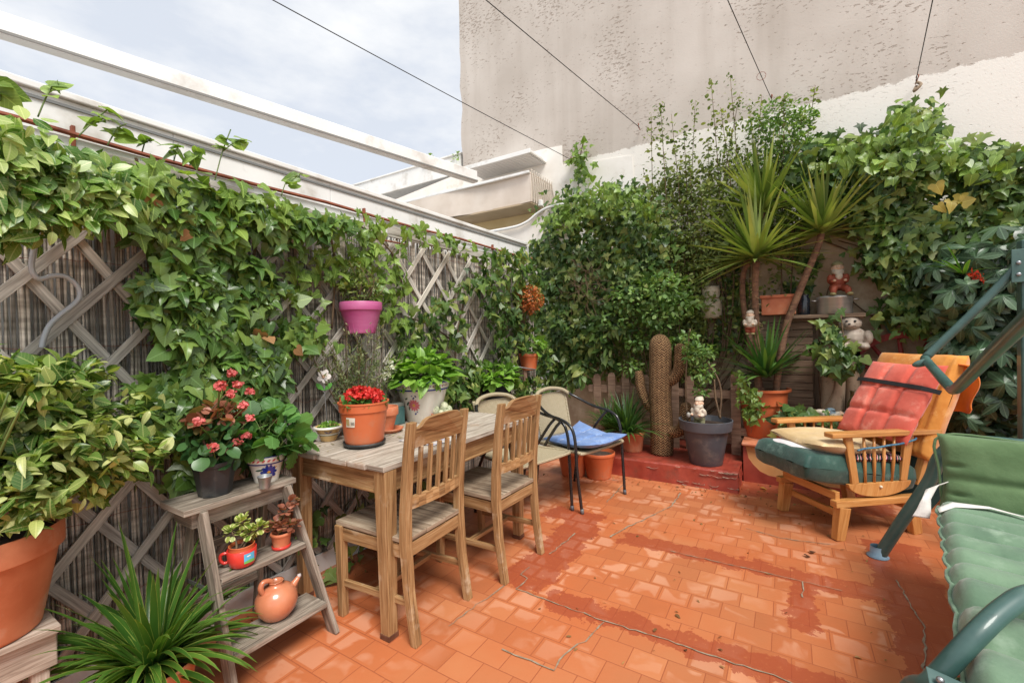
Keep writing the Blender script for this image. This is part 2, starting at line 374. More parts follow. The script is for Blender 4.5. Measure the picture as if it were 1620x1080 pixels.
def straps(name,material,parent,base_,n,length,width,rad=.04,up=(.3,1.4),droop=1.0,segs=7,fold=.25,seed=0,tilt=None,stiff=False):
    """arching strap leaves from a crown"""
    rs=np.random.default_rng(seed); V=[];F=[];U=[];b0=Vector(base_)
    for i in range(n):
        a=rs.uniform(0,2*pi); el=rs.uniform(*up); l=length*rs.uniform(.65,1.1); w_=width*rs.uniform(.7,1.15)
        d=Vector((cos(a)*cos(el),sin(a)*cos(el),sin(el)))
        if tilt is not None: d=(d+Vector(tilt)).normalized()
        p=b0+Vector((cos(a),sin(a),0))*rad*rs.uniform(.1,1)+Vector((0,0,rs.uniform(-.02,.02))); b=len(V); dd=droop*rs.uniform(.5,1.4)
        side=d.cross(Vector((0,0,1))); side=side.normalized() if side.length>.05 else Vector((cos(a+1.5),sin(a+1.5),0))
        for k in range(segs+1):
            t=k/segs; ww=w_*(min(1,.55+t*3) if t<.3 else 1)*(1-t**3*.97 if not stiff else (1-t**1.6*.98)); nn=side.cross(d).normalized()
            for s_ in (-1,0,1): V.append(tuple(p+side*(s_*ww*.5)+nn*(fold*ww*.5*abs(s_))))
            p=p+d*(l/segs); d=(d+Vector((0,0,-dd*(.35/segs)*(1+2.2*t)))).normalized()
        for k in range(segs):
            for s_ in (0,1):
                q=b+k*3+s_; F.append([q,q+1,q+4,q+3])
                for ss,kk in ((s_-1,k),(s_,k),(s_,k+1),(s_-1,k+1)): U.append((ss*.5,kk/segs))
    return mkobj(name,V,F,U,material,parent,True)
def stems(name,material,parent,base_,tips,r=.004,n=5,jit=.04,rt=.4):
    mb=MB()
    for t in tips:
        b=Vector(base_)+Vector((random.gauss(0,.01),random.gauss(0,.01),0)); t=Vector(t); m=(b+t)/2+Vector((random.gauss(0,jit),random.gauss(0,jit),random.gauss(0,jit*.5)))
        mb.tube([b,m,t],[r,r*.8,r*rt],n,res=4)
    return mb.build(name,material,parent,True)
# ================= materials in use =================
M_terr=mat('terracotta',S(188,108,72),S(208,132,94),9,.66,.15,dirt=(S(198,158,134),6,.60))
M_terr2=mat('terracotta_faded',S(186,104,70),S(206,126,88),7,.7,.12,dirt=(S(205,160,130),10,.62))
M_terrp=mat('plastic_terracotta',S(196,98,58),S(206,112,70),5,.42,.05,dirt=(S(184,128,100),8,.62))
M_soil=mat('soil',S(45,34,28),S(80,62,50),60,.95,.8)
M_black=mat('black_plastic',S(38,40,42),S(52,54,56),8,.45,.05,dirt=(S(96,92,86),12,.62))
M_grey=mat('grey_plastic',S(74,76,82),S(86,88,94),6,.5,.05,dirt=(S(122,118,112),9,.60))
M_weath=wood('weathered_wood',S(112,107,101),S(184,178,170),S(226,221,213),.85,1,.5,.8)
M_lad=wood('ladder_wood',S(82,72,64),S(146,134,120),S(196,184,170),.85,1,.6,.8,stain=(S(96,78,62),3.5,.56))
M_tab=wood('table_top_wood',S(112,100,88),S(182,170,156),S(222,214,202),.75,.8,.35,.6,stain=(S(150,112,78),4.5,.6))
M_oak=wood('aged_oak',S(104,74,46),S(168,130,88),S(200,168,126),.5,.9,.25,.5,stain=(S(196,176,150),6,.6))
M_pine=wood('pine_varnished',S(176,112,52),S(208,146,82),S(224,170,106),.38,.7,.1,0,.2)
M_fence=wood('brown_picket_wood',S(104,82,68),S(150,120,100),S(182,154,134),.75,1,.35,.4)
M_pallet=wood('pallet_wood',S(84,66,54),S(126,104,86),S(156,134,112),.85,1,.4,.6)
M_white=mat('white_metal',S(226,226,224),S(238,238,236),3,.4,.02,dirt=(S(190,184,174),4,.60))
M_rust=mat('rusty_steel',S(120,62,44),S(152,88,64),24,.8,.4)
M_blacktube=mat('black_tube',S(22,22,24),S(34,34,36),20,.28,.03,coat=.4)
M_green=mat('green_tube',S(50,80,76),S(72,102,96),7,.45,.1,coat=.3,dirt=(S(34,48,46),9,.64))
M_stem=mat('stem_brown',S(84,66,48),S(116,94,70),30,.8,.4)
M_gstem=mat('stem_green',S(74,96,44),S(106,124,62),20,.6)
M_ivy=leafmat('ivy_leaf',[S(54,80,36),S(76,108,48),S(108,142,64),S(82,114,60),S(142,166,86),S(66,94,46),S(122,150,74)],.3,.4)
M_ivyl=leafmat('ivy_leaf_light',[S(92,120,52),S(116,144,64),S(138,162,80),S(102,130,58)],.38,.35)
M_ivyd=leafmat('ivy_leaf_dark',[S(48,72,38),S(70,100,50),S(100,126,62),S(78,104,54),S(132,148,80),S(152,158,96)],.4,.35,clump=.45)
M_pale=leafmat('variegated_leaf',[S(68,102,44),S(98,130,58),S(150,168,90),S(206,208,150),S(174,186,112),S(116,146,66),S(72,106,46),S(88,122,54)],.3,.25)
M_crp=leafmat('creeper_leaf',[S(66,102,42),S(96,134,56),S(136,164,80),S(184,198,128),S(110,146,62),S(74,112,46)],.3,.25)
M_seat=wood('chair_seat_wood',S(84,70,58),S(158,138,116),S(200,184,162),.75,.8,.35,.7,stain=(S(104,80,60),4,.58))
M_hyd=leafmat('hydrangea_leaf',[S(90,132,46),S(116,158,62),S(138,174,80),S(102,146,54)],.38,.3)
M_ger=leafmat('geranium_leaf',[S(62,104,50),S(84,128,62),S(104,148,74)],.5,.3)
M_rose=leafmat('rose_leaf',[S(80,112,58),S(110,142,76),S(140,164,98)],.45,.2)
M_fine=leafmat('fine_shrub_leaf',[S(78,96,50),S(112,128,66),S(142,150,84),S(98,116,58)],.5,.15,clump=.4)
M_rosem=leafmat('rosemary_leaf',[S(96,110,70),S(132,142,96),S(158,160,120),S(88,106,64)],.6,0)
M_lily=leafmat('strap_leaf',[S(52,88,34),S(70,110,44),S(92,132,54),S(60,98,38)],.28,0,edge=(S(150,166,80),.56),clump=.25)
M_agap=leafmat('agapanthus_leaf',[S(50,78,40),S(66,98,48),S(86,118,62)],.4,0,clump=.3)
M_yuc=leafmat('yucca_leaf',[S(98,122,56),S(124,144,70),S(150,164,88),S(172,178,108)],.38,0,clump=.2,trans=.15)
M_yucd=leafmat('young_yucca_leaf',[S(56,94,46),S(74,114,56),S(98,136,66)],.4,0,clump=.2,trans=.15)
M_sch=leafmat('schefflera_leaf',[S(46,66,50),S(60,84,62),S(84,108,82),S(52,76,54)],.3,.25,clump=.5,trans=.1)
M_redleaf=leafmat('red_succulent_leaf',[S(128,78,62),S(160,98,80),S(180,118,98),S(120,120,72)],.4,.1)
M_jade=leafmat('jade_leaf',[S(138,160,70),S(170,184,94),S(112,142,58)],.35,.1,edge=(S(214,214,150),.42))
M_grnsucc=leafmat('kalanchoe_leaf',[S(48,84,48),S(66,104,60),S(84,122,74)],.3,.1)
def petal(name,cols): return leafmat(name,cols,.55,0,clump=.15,trans=.2)
M_red=petal('red_petal',[S(190,34,34),S(216,52,48),S(228,80,70)])
M_pink=petal('pink_petal',[S(200,84,88),S(218,108,110),S(232,146,142)])
M_orange=petal('orange_bract',[S(150,78,40),S(184,98,50),S(200,124,66),S(120,84,44)])
# ================= ground =================
def floor_material():
    m,nt,b=base('glazed_terracotta_tiles',.3,0,.5); v=vec(nt,'Object')
    nd=noise(nt,v,26,3); dv=N(nt,'ShaderNodeVectorMath',operation='MULTIPLY_ADD'); nt.links.new(N(nt,'ShaderNodeTexNoise',i_Scale=20.).outputs[1],dv.inputs[0]); dv.inputs[1].default_value=(.006,.006,0); nt.links.new(v,dv.inputs[2])
    br=N(nt,'ShaderNodeTexBrick',i_Scale=1.,i_Mortar_Size=.0022,i_Mortar_Smooth=.3,i_Brick_Width=.137,i_Row_Height=.1265); br.offset=.5
    nt.links.new(dv.outputs[0],br.inputs['Vector'])
    br.inputs['Color1'].default_value=(0,0,0,1); br.inputs['Color2'].default_value=(1,1,1,1); br.inputs['Mortar'].default_value=(.5,.5,.5,1)
    tile=mixc(nt,br.outputs[0],S(170,100,64),S(196,126,84))
    big=noise(nt,v,1.3,4); tile=mixc(nt,ramp(nt,big,[(.4,(0,0,0)),(.62,(1,1,1))]),tile,S(188,106,64))
    # worn pale patches inside the tiles
    wn=noise(nt,v,5.2,3,.5,.6); wm=ramp(nt,wn,[(.50,(0,0,0)),(.57,(1,1,1))]); 
    n2=noise(nt,v,1.1,2); z=ramp(nt,n2,[(.38,(0,0,0)),(.55,(1,1,1))])
    b2=N(nt,'ShaderNodeTexBrick',i_Scale=1.,i_Mortar_Size=.014,i_Mortar_Smooth=.2,i_Brick_Width=.137,i_Row_Height=.1265); b2.offset=.5; nt.links.new(dv.outputs[0],b2.inputs['Vector'])
    ins=mth(nt,'SUBTRACT',1,b2.outputs['Fac']); worn=mth(nt,'MULTIPLY',mth(nt,'MULTIPLY',wm,ins),mth(nt,'MULTIPLY',z,.44))
    tile=mixc(nt,worn,tile,S(218,168,138))
    tile=mixc(nt,mth(nt,'MULTIPLY',br.outputs['Fac'],.75),tile,S(150,78,50))
    # red paint bands with ragged edges
    sx=N(nt,'ShaderNodeSeparateXYZ'); nt.links.new(v,sx.inputs[0])
    rn=noise(nt,v,9,5,.7); rag=mth(nt,'MULTIPLY',mth(nt,'SUBTRACT',rn,.5),.22); X=mth(nt,'ADD',sx.outputs[0],rag); Y=mth(nt,'ADD',sx.outputs[1],rag)
    def rect(x0,x1,y0,y1):
        a=mth(nt,'MULTIPLY',mth(nt,'GREATER_THAN',X,x0),mth(nt,'LESS_THAN',X,x1)); c=mth(nt,'MULTIPLY',mth(nt,'GREATER_THAN',Y,y0),mth(nt,'LESS_THAN',Y,y1)); return mth(nt,'MULTIPLY',a,c)
    msk=rect(-1.02,.3,1.83,1.98)
    for q in ((-.9,.6,2.62,2.78),(.36,.62,.9,3.4),(-.01,.10,2.22,2.62),(-1.32,-1.06,1.9,2.75),(-1.5,-1.1,2.75,2.95),(-.4,.6,3.85,4.3)): msk=mth(nt,'MAXIMUM',msk,rect(*q))
    sc_=noise(nt,vec(nt,'Object',(1,1,1)),42,5,.7); hole=ramp(nt,sc_,[(.58,(1,1,1)),(.66,(.35,.35,.35))]); msk=mth(nt,'MULTIPLY',msk,mth(nt,'MULTIPLY',hole,.74))
    tile=mixc(nt,msk,tile,S(152,68,44))
    dn=noise(nt,v,60,4,.7); tile=mixc(nt,ramp(nt,dn,[(.66,(0,0,0)),(.8,(.5,.5,.5))]),tile,S(150,96,72))
    nt.links.new(tile,b.inputs['Base Color'])
    ro=mth(nt,'ADD',mth(nt,'ADD',.26,mth(nt,'MULTIPLY',big,.25)),mth(nt,'MULTIPLY',worn,.2)); nt.links.new(ro,b.inputs['Roughness'])
    h=mth(nt,'ADD',mth(nt,'MULTIPLY',mth(nt,'SUBTRACT',1,br.outputs['Fac']),.5),mth(nt,'ADD',mth(nt,'MULTIPLY',big,1.4),mth(nt,'MULTIPLY',nd,.18))); bump(nt,b,h,.35,.012)
    return m
fl=MB(); fl.grid(lambda u,v:(-2.3+6.3*u,-3.5+8.4*v,0),4,4); tag(fl.build('floor',floor_material()),None,None,kind='structure')
g=MB(); g.grid(lambda u,v:(-60+120*u,-60+120*v,-.012),4,4); tag(g.build('ground',mat('grey_concrete_ground',S(150,146,140),S(172,168,160),2,.9,.3)),None,None,kind='structure')
ck=MB()
def crack(pts,w0=.007):
    P=[Vector((x,y,.004)) for x,y in pts]; L_=[];
    for a,b_ in zip(P,P[1:]):
        k=max(2,int((b_-a).length/.03))
        for i in range(k): L_.append(a.lerp(b_,i/k)+Vector((random.gauss(0,.003),random.gauss(0,.003),0)))
    L_.append(P[-1])
    for a,b_ in zip(L_,L_[1:]):
        d=(b_-a).normalized(); s_=Vector((-d.y,d.x,0))*w0*random.uniform(.15,.5); ck.poly([a-s_,b_-s_,b_+s_,a+s_])
crack([(-.738,3.66),(-.74,3.36),(-.8,3.18),(-.864,2.98),(-.92,2.84),(-.965,2.66)],.012); crack([(-1.179,2.6),(-1.177,2.49),(-1.2,2.28)],.011)
crack([(-1.228,2.1),(-1.235,2.01),(-1.18,1.99),(-1.183,1.88),(-.72,1.865),(-.44,1.876),(0,1.876),(.25,1.88)],.008); crack([(-.6,2.658),(-.11,2.66),(.05,2.66),(.21,2.658)],.007)
crack([(-1.25,1.87),(-1.28,1.64),(-1.293,1.487)],.008); crack([(-.712,1.859),(-.726,1.73),(-.764,1.64),(-.778,1.55),(-.773,1.488),(-1.01,1.486)],.008)
crack([(.05,2.66),(.045,2.5)],.008); crack([(-1.5,3.7),(-1.2,3.72),(-1.18,3.2)],.009); crack([(-.25,3.2),(-.05,3.15),(.2,3.2)],.008); crack([(.45,2.9),(.48,2.5),(.42,2.2),(.40,1.9)],.009)
o=ck.build('floor_crack_mortar',mat('pale_mortar',S(128,110,90),S(160,146,126),40,.9)); tag(o,None,None,kind='structure')

# ================= reed fence on the left =================
XF=-2.25
reedm=mat('reed',S(156,144,130),S(222,212,198),3,.8,.2,sc=(1,1,14),island=.8)
t=root('reed_screen','dark brown split reed screen tied with wire behind the wooden lattice','fence',(XF,2,0))
mb=MB(); y=-1.2
while y<4.05:
    r=random.uniform(.0035,.0058); x=XF-.006+random.uniform(-.006,.006); z1=1.955+random.uniform(-.03,.03); k=random.gauss(0,.006)
    mb.tube([(x,y,.05),(x+random.gauss(0,.004),y+k,.7),(x,y-k,1.3),(x,y+random.gauss(0,.006),z1)],r,5,False); y+=r*2*random.uniform(.72,1.15)
mb.build('reeds',reedm,t,True)
mb=MB()
for z in (.3,.62,.95,1.28,1.6,1.88):
    mb.tube([(XF+.004,-1.2+i*.05,z+random.gauss(0,.004)) for i in range(106)],.0011,4)
mb.build('tie_wire',M_rust,t)
# lattice panels
def lattice(name,label,y0,y1,z0,z1,sp,wd,mtl,x0=XF+.02,slope=1.0,d2=1.0):
    t=root(name,label,'trellis',(x0,(y0+y1)/2,0),0,'wooden lattice panels on the reed fence')
    for sgn,xx,nm in ((-1,x0,'rear_slats'),(1,x0+.014,'front_slats')):
        mb=MB(); c=-4
        while c<9:
            # line z = z0 + sgn*slope*(y-c)
            s_=slope if sgn>0 else d2
            pts=[]
            for yy in (y0,y1):
                z=z0+sgn*s_*(yy-c)
                if z0<=z<=z1: pts.append((yy,z))
            for zz in (z0,z1):
                yy=c+sgn*(zz-z0)/s_
                if y0<yy<y1: pts.append((yy,zz))
            if len(pts)>=2 and abs(pts[0][0]-pts[1][0])>.05:
                (ya,za),(yb,zb)=pts[:2]; j=random.gauss(0,.012); e=.02
                d=Vector((0,yb-ya,zb-za)).normalized()*e*random.uniform(-.6,.3)
                if za>zb: d=-d
                mb.bar(Vector((xx,ya+j,za))-d*0,Vector((xx,yb+j+random.gauss(0,.008),zb)),.010,wd,up=(0,1,0))
            c+=sp
        mb.build(nm,mtl,t,bevel=.0015)
    return t
lattice('lattice_panel','near weathered lattice panel with wide slats at the left edge',-.9,.86,.12,1.9,.245,.036,M_weath,slope=1.17,d2=1.45)
lattice('lattice_panel','middle lattice panel mostly covered by the large ivy',.95,1.9,.1,1.9,.24,.034,M_weath,slope=1.12,d2=1.3)
lattice('lattice_panel','far pale lattice panel with close steep slats above the hydrangea pots',2.0,3.93,.4,1.93,.27,.034,wood('pale_lattice_wood',S(140,134,126),S(204,198,188),S(234,229,220),.85,1,.4,.5),slope=1.2,d2=1.25)
t=root('fence_top_rail','rusty red steel rail on short posts above the reed screen','rail',(-2.2,1.9,1.9))
mb=MB(); mb.tube([(-2.235,-1.2+i*.4,2.065+.006*sin(i*2)) for i in range(14)],.010,6)
mb.build('rail',M_rust,t)
for yy in(.55,1.88,3.3): MB().bar((-2.245,yy,1.96),(-2.245,yy,2.1),.022,.012).build('post',M_rust,t,bevel=.002)
t=root('fence_cap_board','bowed weathered board nailed under the rusty rail','board',(-2.22,2,1.98))
mb=MB(); 
for a,b_,h in((-1.2,.55,.045),(.57,2.02,.05),(2.05,3.92,.055)): mb.grid(lambda u,v,a=a,b_=b_,h=h:(-2.225+.006*sin(u*5),a+(b_-a)*u,1.965+.012*sin(u*6+a)+h*v),12,1,(b_-a,h)); mb.bar((-2.235,a,1.965),(-2.235,b_,1.97),.018,.02)
mb.build('board',M_weath,t)
mb=MB().bar((-2.247,-1.2,2.03),(-2.247,4.0,2.03),.003,.05); mb.build('white_flashing',M_white,t)
t=root('metal_rod','thin rusty rod lying along the top of the reed screen','rod',(-2.19,1,1.9))
MB().tube([(-2.19,-.5,1.93),(-2.18,.7,1.905),(-2.18,1.4,1.90),(-2.19,2.2,1.915)],.006,6,res=6).build('rod',M_rust,t,True)
# white skirting at foot of the fence and the tall white neighbour panels
t=root('white_skirting_board','low white board along the foot of the reed fence','skirting',(XF+.03,1.5,0))
MB().box((XF+.035,1.5,.05),(.012,5,.10)).build('board',M_white,t,bevel=.001)
t=root('neighbour_parapet','tall white metal parapet of the neighbouring terrace behind the reed fence','parapet',(-2.32,1.5,0))
mb=MB(); 
for i in range(7): mb.box((-2.33,-1.5+i*.8+.4,1.11),(.012,.797,2.22))
mb.build('panel',M_white,t,bevel=.002)
MB().box((-2.335,1.25,2.235),(.06,5.6,.028)).build('top_trim',M_white,t,bevel=.005)
MB().box((-2.321,1.25,2.196),(.008,5.6,.010)).build('painted_shadow_gap',mat('grey_shadow_gap',S(120,122,122)),t)  # grey strip, the shadow line under the top trim painted as colour
# white beam over the neighbour's terrace
t=root('awning_beam','long white metal beam crossing the sky above the parapet','beam',(-3.2,2.5,3))
P0=at(-160,-11,'x',-2.95);  P1=at(752,281,'y',4.3); P1.z=P0.z
from mathutils import geometry
P1=at(752,281,'z',P0.z)
MB().bar(P0,P1,.06,.10).build('beam',M_white,t,bevel=.006)
d_=(P1-P0).normalized(); n_=Vector((0,0,1)).cross(d_).normalized()
MB().bar(P0-n_*.032+Vector((0,0,-.038)),P1-n_*.032+Vector((0,0,-.038)),.006,.012).build('lower_groove',mat('groove_grey',S(128,126,122)),t)
# ================= big rendered building at the back =================
YB=4.9
def stucco():
    m,nt,b=base('stucco_wall',.92,0,.2); v=vec(nt,'Object'); sx=N(nt,'ShaderNodeSeparateXYZ'); nt.links.new(v,sx.inputs[0])
    n=noise(nt,v,.9,4); c=ramp(nt,n,[(.35,S(184,175,166)),(.65,S(203,195,187))])
    st=noise(nt,vec(nt,'Object',(3.2,1,.25)),1.6,6,.6); c=mixc(nt,mth(nt,'MULTIPLY',ramp(nt,st,[(.48,(0,0,0)),(.7,(1,1,1))]),.22),c,S(150,138,126))
    # pits and trowel scars, slanted
    mp=N(nt,'ShaderNodeMapping'); mp.inputs['Rotation'].default_value=(0,R(-35),0); mp.inputs['Scale'].default_value=(1,1,2.3); nt.links.new(v,mp.inputs[0])
    p=noise(nt,mp.outputs[0],19,6,.68); a=noise(nt,v,1.4,3); pz=mth(nt,'ADD',p,mth(nt,'MULTIPLY',mth(nt,'SUBTRACT',a,.5),.45))
    pit=ramp(nt,pz,[(.60,(0,0,0)),(.66,(1,1,1))]); fine=noise(nt,v,55,5,.7)
    rim=ramp(nt,pz,[(.595,(0,0,0)),(.62,(1,1,1)),(.66,(.35,.35,.35))])
    c=mixc(nt,mth(nt,'MULTIPLY',rim,.85),c,S(128,108,92))
    c=mixc(nt,mth(nt,'MULTIPLY',ramp(nt,fine,[(.6,(0,0,0)),(.7,(1,1,1))]),.18),c,S(120,104,92))
    # whitewash below z=3.32, with a bare patch on the right
    rg=noise(nt,v,3.6,10,.74); Z=mth(nt,'ADD',sx.outputs[2],mth(nt,'MULTIPLY',mth(nt,'SUBTRACT',rg,.5),.22))
    wh=ramp(nt,mth(nt,'SUBTRACT',3.33,Z),[(.0,(0,0,0)),(.012,(1,1,1))])
    X=mth(nt,'ADD',sx.outputs[0],mth(nt,'MULTIPLY',mth(nt,'SUBTRACT',rg,.5),.5))
    pt=mth(nt,'MULTIPLY',mth(nt,'GREATER_THAN',X,.93),mth(nt,'LESS_THAN',Z,3.02)); fl_=ramp(nt,noise(nt,v,22,4,.7),[(.56,(1,1,1)),(.6,(0,0,0))])
    hk=mth(nt,'MULTIPLY',mth(nt,'LESS_THAN',mth(nt,'ABSOLUTE',mth(nt,'SUBTRACT',X,.86)),.09),mth(nt,'GREATER_THAN',Z,3.22))
    fleck=ramp(nt,noise(nt,v,30,5,.7),[(.625,(1,1,1)),(.65,(0,0,0))])
    wh=mth(nt,'MULTIPLY',mth(nt,'MULTIPLY',wh,fleck),mth(nt,'SUBTRACT',1,mth(nt,'MULTIPLY',pt,fl_))); wh=mth(nt,'MULTIPLY',wh,mth(nt,'SUBTRACT',1,hk))
    c=mixc(nt,wh,c,S(230,226,219))
    nt.links.new(c,b.inputs['Base Color']); h=mth(nt,'ADD',mth(nt,'SUBTRACT',mth(nt,'MULTIPLY',fine,.35),mth(nt,'MULTIPLY',pit,.8)),mth(nt,'MULTIPLY',wh,.25)); bump(nt,b,h,.5,.010); return m
MST=stucco()
t=root('rendered_building','tall windowless beige rendered building wall with a white painted lower band','building',(1,YB,0))
xl=-3.80
mb=MB(); n=60; rag=[(xl+ (.012*sin(z*9)+random.uniform(-.012,.012)),z) for z in [2.0+i*.16 for i in range(50)]]
pts=[(a,YB,z) for a,z in rag]+[(7,YB,10),(7,YB,-.05),(-3.3,YB,-.05),(-3.3,YB,1.9)]
mb.prism([Vector(p) for p in pts],(0,3,0)); mb.build('wall',MST,t)
MB().bar((xl-.10,YB+.3,4.02),(xl+.05,YB+.3,4.06),.03,.03).build('pipe_stub',M_rust,t)
# wires
def hook(p): 
    mb=MB(); p=Vector(p); mb.tube([p+Vector((0,.02,-.02)),p+Vector((0,-.05,-.01)),p+Vector((.006,-.06,.01)),p+Vector((0,-.05,.025)),p+Vector((-.006,-.035,.01))],.004,6,res=4); return mb
wd=(ray(1372,505)); wd=Vector((wd.x,wd.y,0)).normalized()
for i,((hx,hy),lab) in enumerate([((906,254),'leftmost black clothes line crossing the sky to the beige wall'),((1012,202),'second black clothes line from the left, ending in the tall thin shrub'),((1221,158),'third clothes line with a small wire loop, ending above the bushy tuft'),((1449,128),'rightmost clothes line tied to the rusty hook in the beige wall')]):
    e=at(hx,hy,'y',YB-.04 if i!=2 else YB-.04); 
    t=root('clothes_line',lab,'clothes line',(e.x,e.y,e.z),0,'clothes lines over the terrace')
    a=e-wd*7.5; pts=[a.lerp(e,k/20)-Vector((0,0,.05*sin(pi*k/20))) for k in range(21)]
    MB().tube(pts,.0032,6).build('wire',mat('black_wire',S(30,28,28)),t,True)
    hook(e).build('hook',M_rust,t,True)
    if i==3: 
        MB().tube([e+Vector((.0,-.02,-.02)),e+Vector((.02,-.05,-.06)),e+Vector((-.02,-.05,-.1)),e+Vector((0,-.01,-.05))],.012,6,res=4).build('knot',mat('frayed_rope',S(120,100,82),S(160,140,118),60,.9,.5),t,True)
    if i==2: 
        c=a.lerp(e,.93); MB().tube([c+Vector((.035*sin(q*.7),0,.035*cos(q*.7)-.01)) for q in range(10)],.002,5).build('wire_loop',M_rust,t,True)
# ================= neighbour's white roofs, awnings =================
def corr(name):
    m,nt,b=base(name,.45,0,.4); v=vec(nt,'Object'); wv=N(nt,'ShaderNodeTexWave',i_Scale=7.5); wv.bands_direction='Y'; nt.links.new(v,wv.inputs[0])
    c=ramp(nt,wv.outputs[1],[(.1,S(206,206,208)),(.5,S(228,228,228))]); nt.links.new(c,b.inputs['Base Color']); bump(nt,b,wv.outputs[1],.8,.03); return m
M_corr=corr('corrugated_underside')
M_wbuild=mat('white_render',S(226,222,214),S(236,232,226),5,.9,.2,dirt=(S(196,186,170),6,.66))
def roofbox(t,xa,xb,ya,yb,z,h,nm='roof_slab',m=M_white): # horizontal slab, bottom at z
    mb=MB(); mb.box(((xa+xb)/2,(ya+yb)/2,z+h/2),(abs(xb-xa),abs(yb-ya),h)); return mb.build(nm,m,t,bevel=.006)
# canopy A: fascia from (545,298) to (735,262) runs along X at y=YA
YA=4.95
a=at(548,298,'y',YA); b_=at(700,252,'y',YA)
t=root('neighbour_canopy','wide white flat canopy with ribbed underside left of the beige building','canopy',(a.x,YA,0),0,"neighbour's white canopies")
zA=a.z; under=at(640,325,'z',zA-.28); 
MB().box(((-9+xl-.06)/2,YA,3.70),(9+xl-.06,.03,.26)).build('fascia',M_white,t,bevel=.003)
MB().box(((-9+xl-.06)/2,YA+.28,3.842),(9+xl-.02,.62,.024)).build('roof_edge',M_white,t,bevel=.004)
MB().box(((-9+xl-.3)/2,YA+.27,3.585),(9+xl-.3,.5,.02)).build('ribbed_underside',M_corr,t)
MB().bar((xl-.4,YA+.05,zA+.03),(xl-.9,YA+.05,zA+.03),.05,.05).build('gutter_cap',mat('zinc',S(150,152,154),S(170,172,172),8,.4,0,metal=.4),t,bevel=.01)
# canopy B in front of the wall
B0=at(735,268,'y',YB-.55); B1=at(868,232,'y',YB-.55); zB=B0.z
t=root('neighbour_canopy','short white canopy with ribbed underside fixed to the beige wall','canopy',(B0.x,YB-.5,0),0,"neighbour's white canopies")
mb=MB(); q=[at(737,270,'z',zB),at(868,236,'z',zB)]
mb.box((-2.98,4.69,3.38),(.92,.40,.012)); mb.build('ribbed_underside',M_corr,t)
MB().box((-2.97,4.69,3.402),(.95,.41,.03)).build('roof_sheet',M_white,t,bevel=.004)
MB().box((-2.97,4.482,3.40),(.96,.012,.05)).build('fascia',M_white,t,bevel=.003)
# white stepped wall behind
t=root('white_party_wall','white painted stepped wall under the short canopy beside the beige building','wall',(-2.6,YB,0))
W=[at(x,y,'y',YB-.012) for x,y in ((590,420),(590,330),(742,268),(858,236),(889,230),(890,262),(1000,246),(1010,420))]
mb=MB(); mb.prism(W,(0,.010,0)); mb.build('wall',M_wbuild,t)
# awning cassette (beige folded awning)
YW=4.35
t=root('folded_awning','beige folded fabric awning with scalloped wire end behind the parapet','awning',(-3,YW,2.4))
p=[at(x,y,'y',YW) for x,y in ((575,352),(835,272),(862,314),(835,322),(575,405))]
T0,T1=at(560,352,'y',YW),at(838,274,'y',YW); z1=T1.z; z0=at(836,319,'y',YW).z; xr=T1.x
M_aw=mat('awning_cloth',S(206,192,178),S(220,208,196),4,.85,.15)
mb=MB(); mb.grid(lambda u,v:(xr-3.2*(1-u),YW+.01*sin(u*40+v*3)*v+.03*sin(u*9),z1-(z1-z0)*v-.0),40,6,(3,.3)); mb.build('valance',M_aw,t,True)
mb=MB(); mb.box((xr-1.6,YW+.33,z0-.004+.0),(3.2,.62,.02)); mb.build('underside',mat('awning_under',S(176,156,128),S(190,170,144),4,.85),t)
MB().box((xr-1.6,YW+.32,z1+.012),(3.2,.62,.02)).build('top_sheet',M_aw,t)
MB().bar((xr-3.2,YW-.01,z1+.015),(xr,YW-.01,z1+.015),.025,.03).build('front_bar',M_white,t,bevel=.005)
for k in range(11):
    yy=YW+.03+k*.055; mb=MB().tube([(xr+.01,yy,z1+.05),(xr+.012,yy,z1-.02),(xr+.03,yy+.01,(z0+z1)/2),(xr+.008,yy+.02,z0)],.006,6,res=3); mb.build('fold_rib',mat('awning_rib',S(190,180,166)),t,True)
mb=MB().box((xr-.002,YW+.32,(z0+z1)/2),(.012,.62,z1-z0-.01)); mb.build('end_cloth',M_aw,t)
# lower pale beam and arch
t=root('arched_canopy','low cream arched canopy with white rim between the awning and the ivy','canopy',(-2.7,4.4,2.2),0,"neighbour's white canopies")
q0,q1=at(690,362,'y',4.55),at(858,318,'y',4.55)
MB().bar((q1.x-3.5,4.55,q1.z-.02),(q1.x,4.55,q1.z-.02),.05,.07).build('white_bar',M_white,t,bevel=.005)
MB().box((q1.x-1.75,4.75,q1.z-.14),(3.5,.02,.2)).build('ochre_panel',mat('ochre_panel',S(214,190,140),S(226,204,160),4,.7),t)
arc=[at(x,y,'y',4.3) for x,y in ((700,378),(800,362),(832,352),(850,338),(868,328),(895,322))]
MB().tube(arc,.016,8,res=5).build('rim',M_white,t,True)
mb=MB(); mb.prism([p+Vector((0,.03,0)) for p in arc]+[at(900,390,'y',4.33),at(700,400,'y',4.33)],(0,.02,0)); mb.build('panel',mat('cream_panel',S(222,214,204),S(232,226,218),4,.7),t)
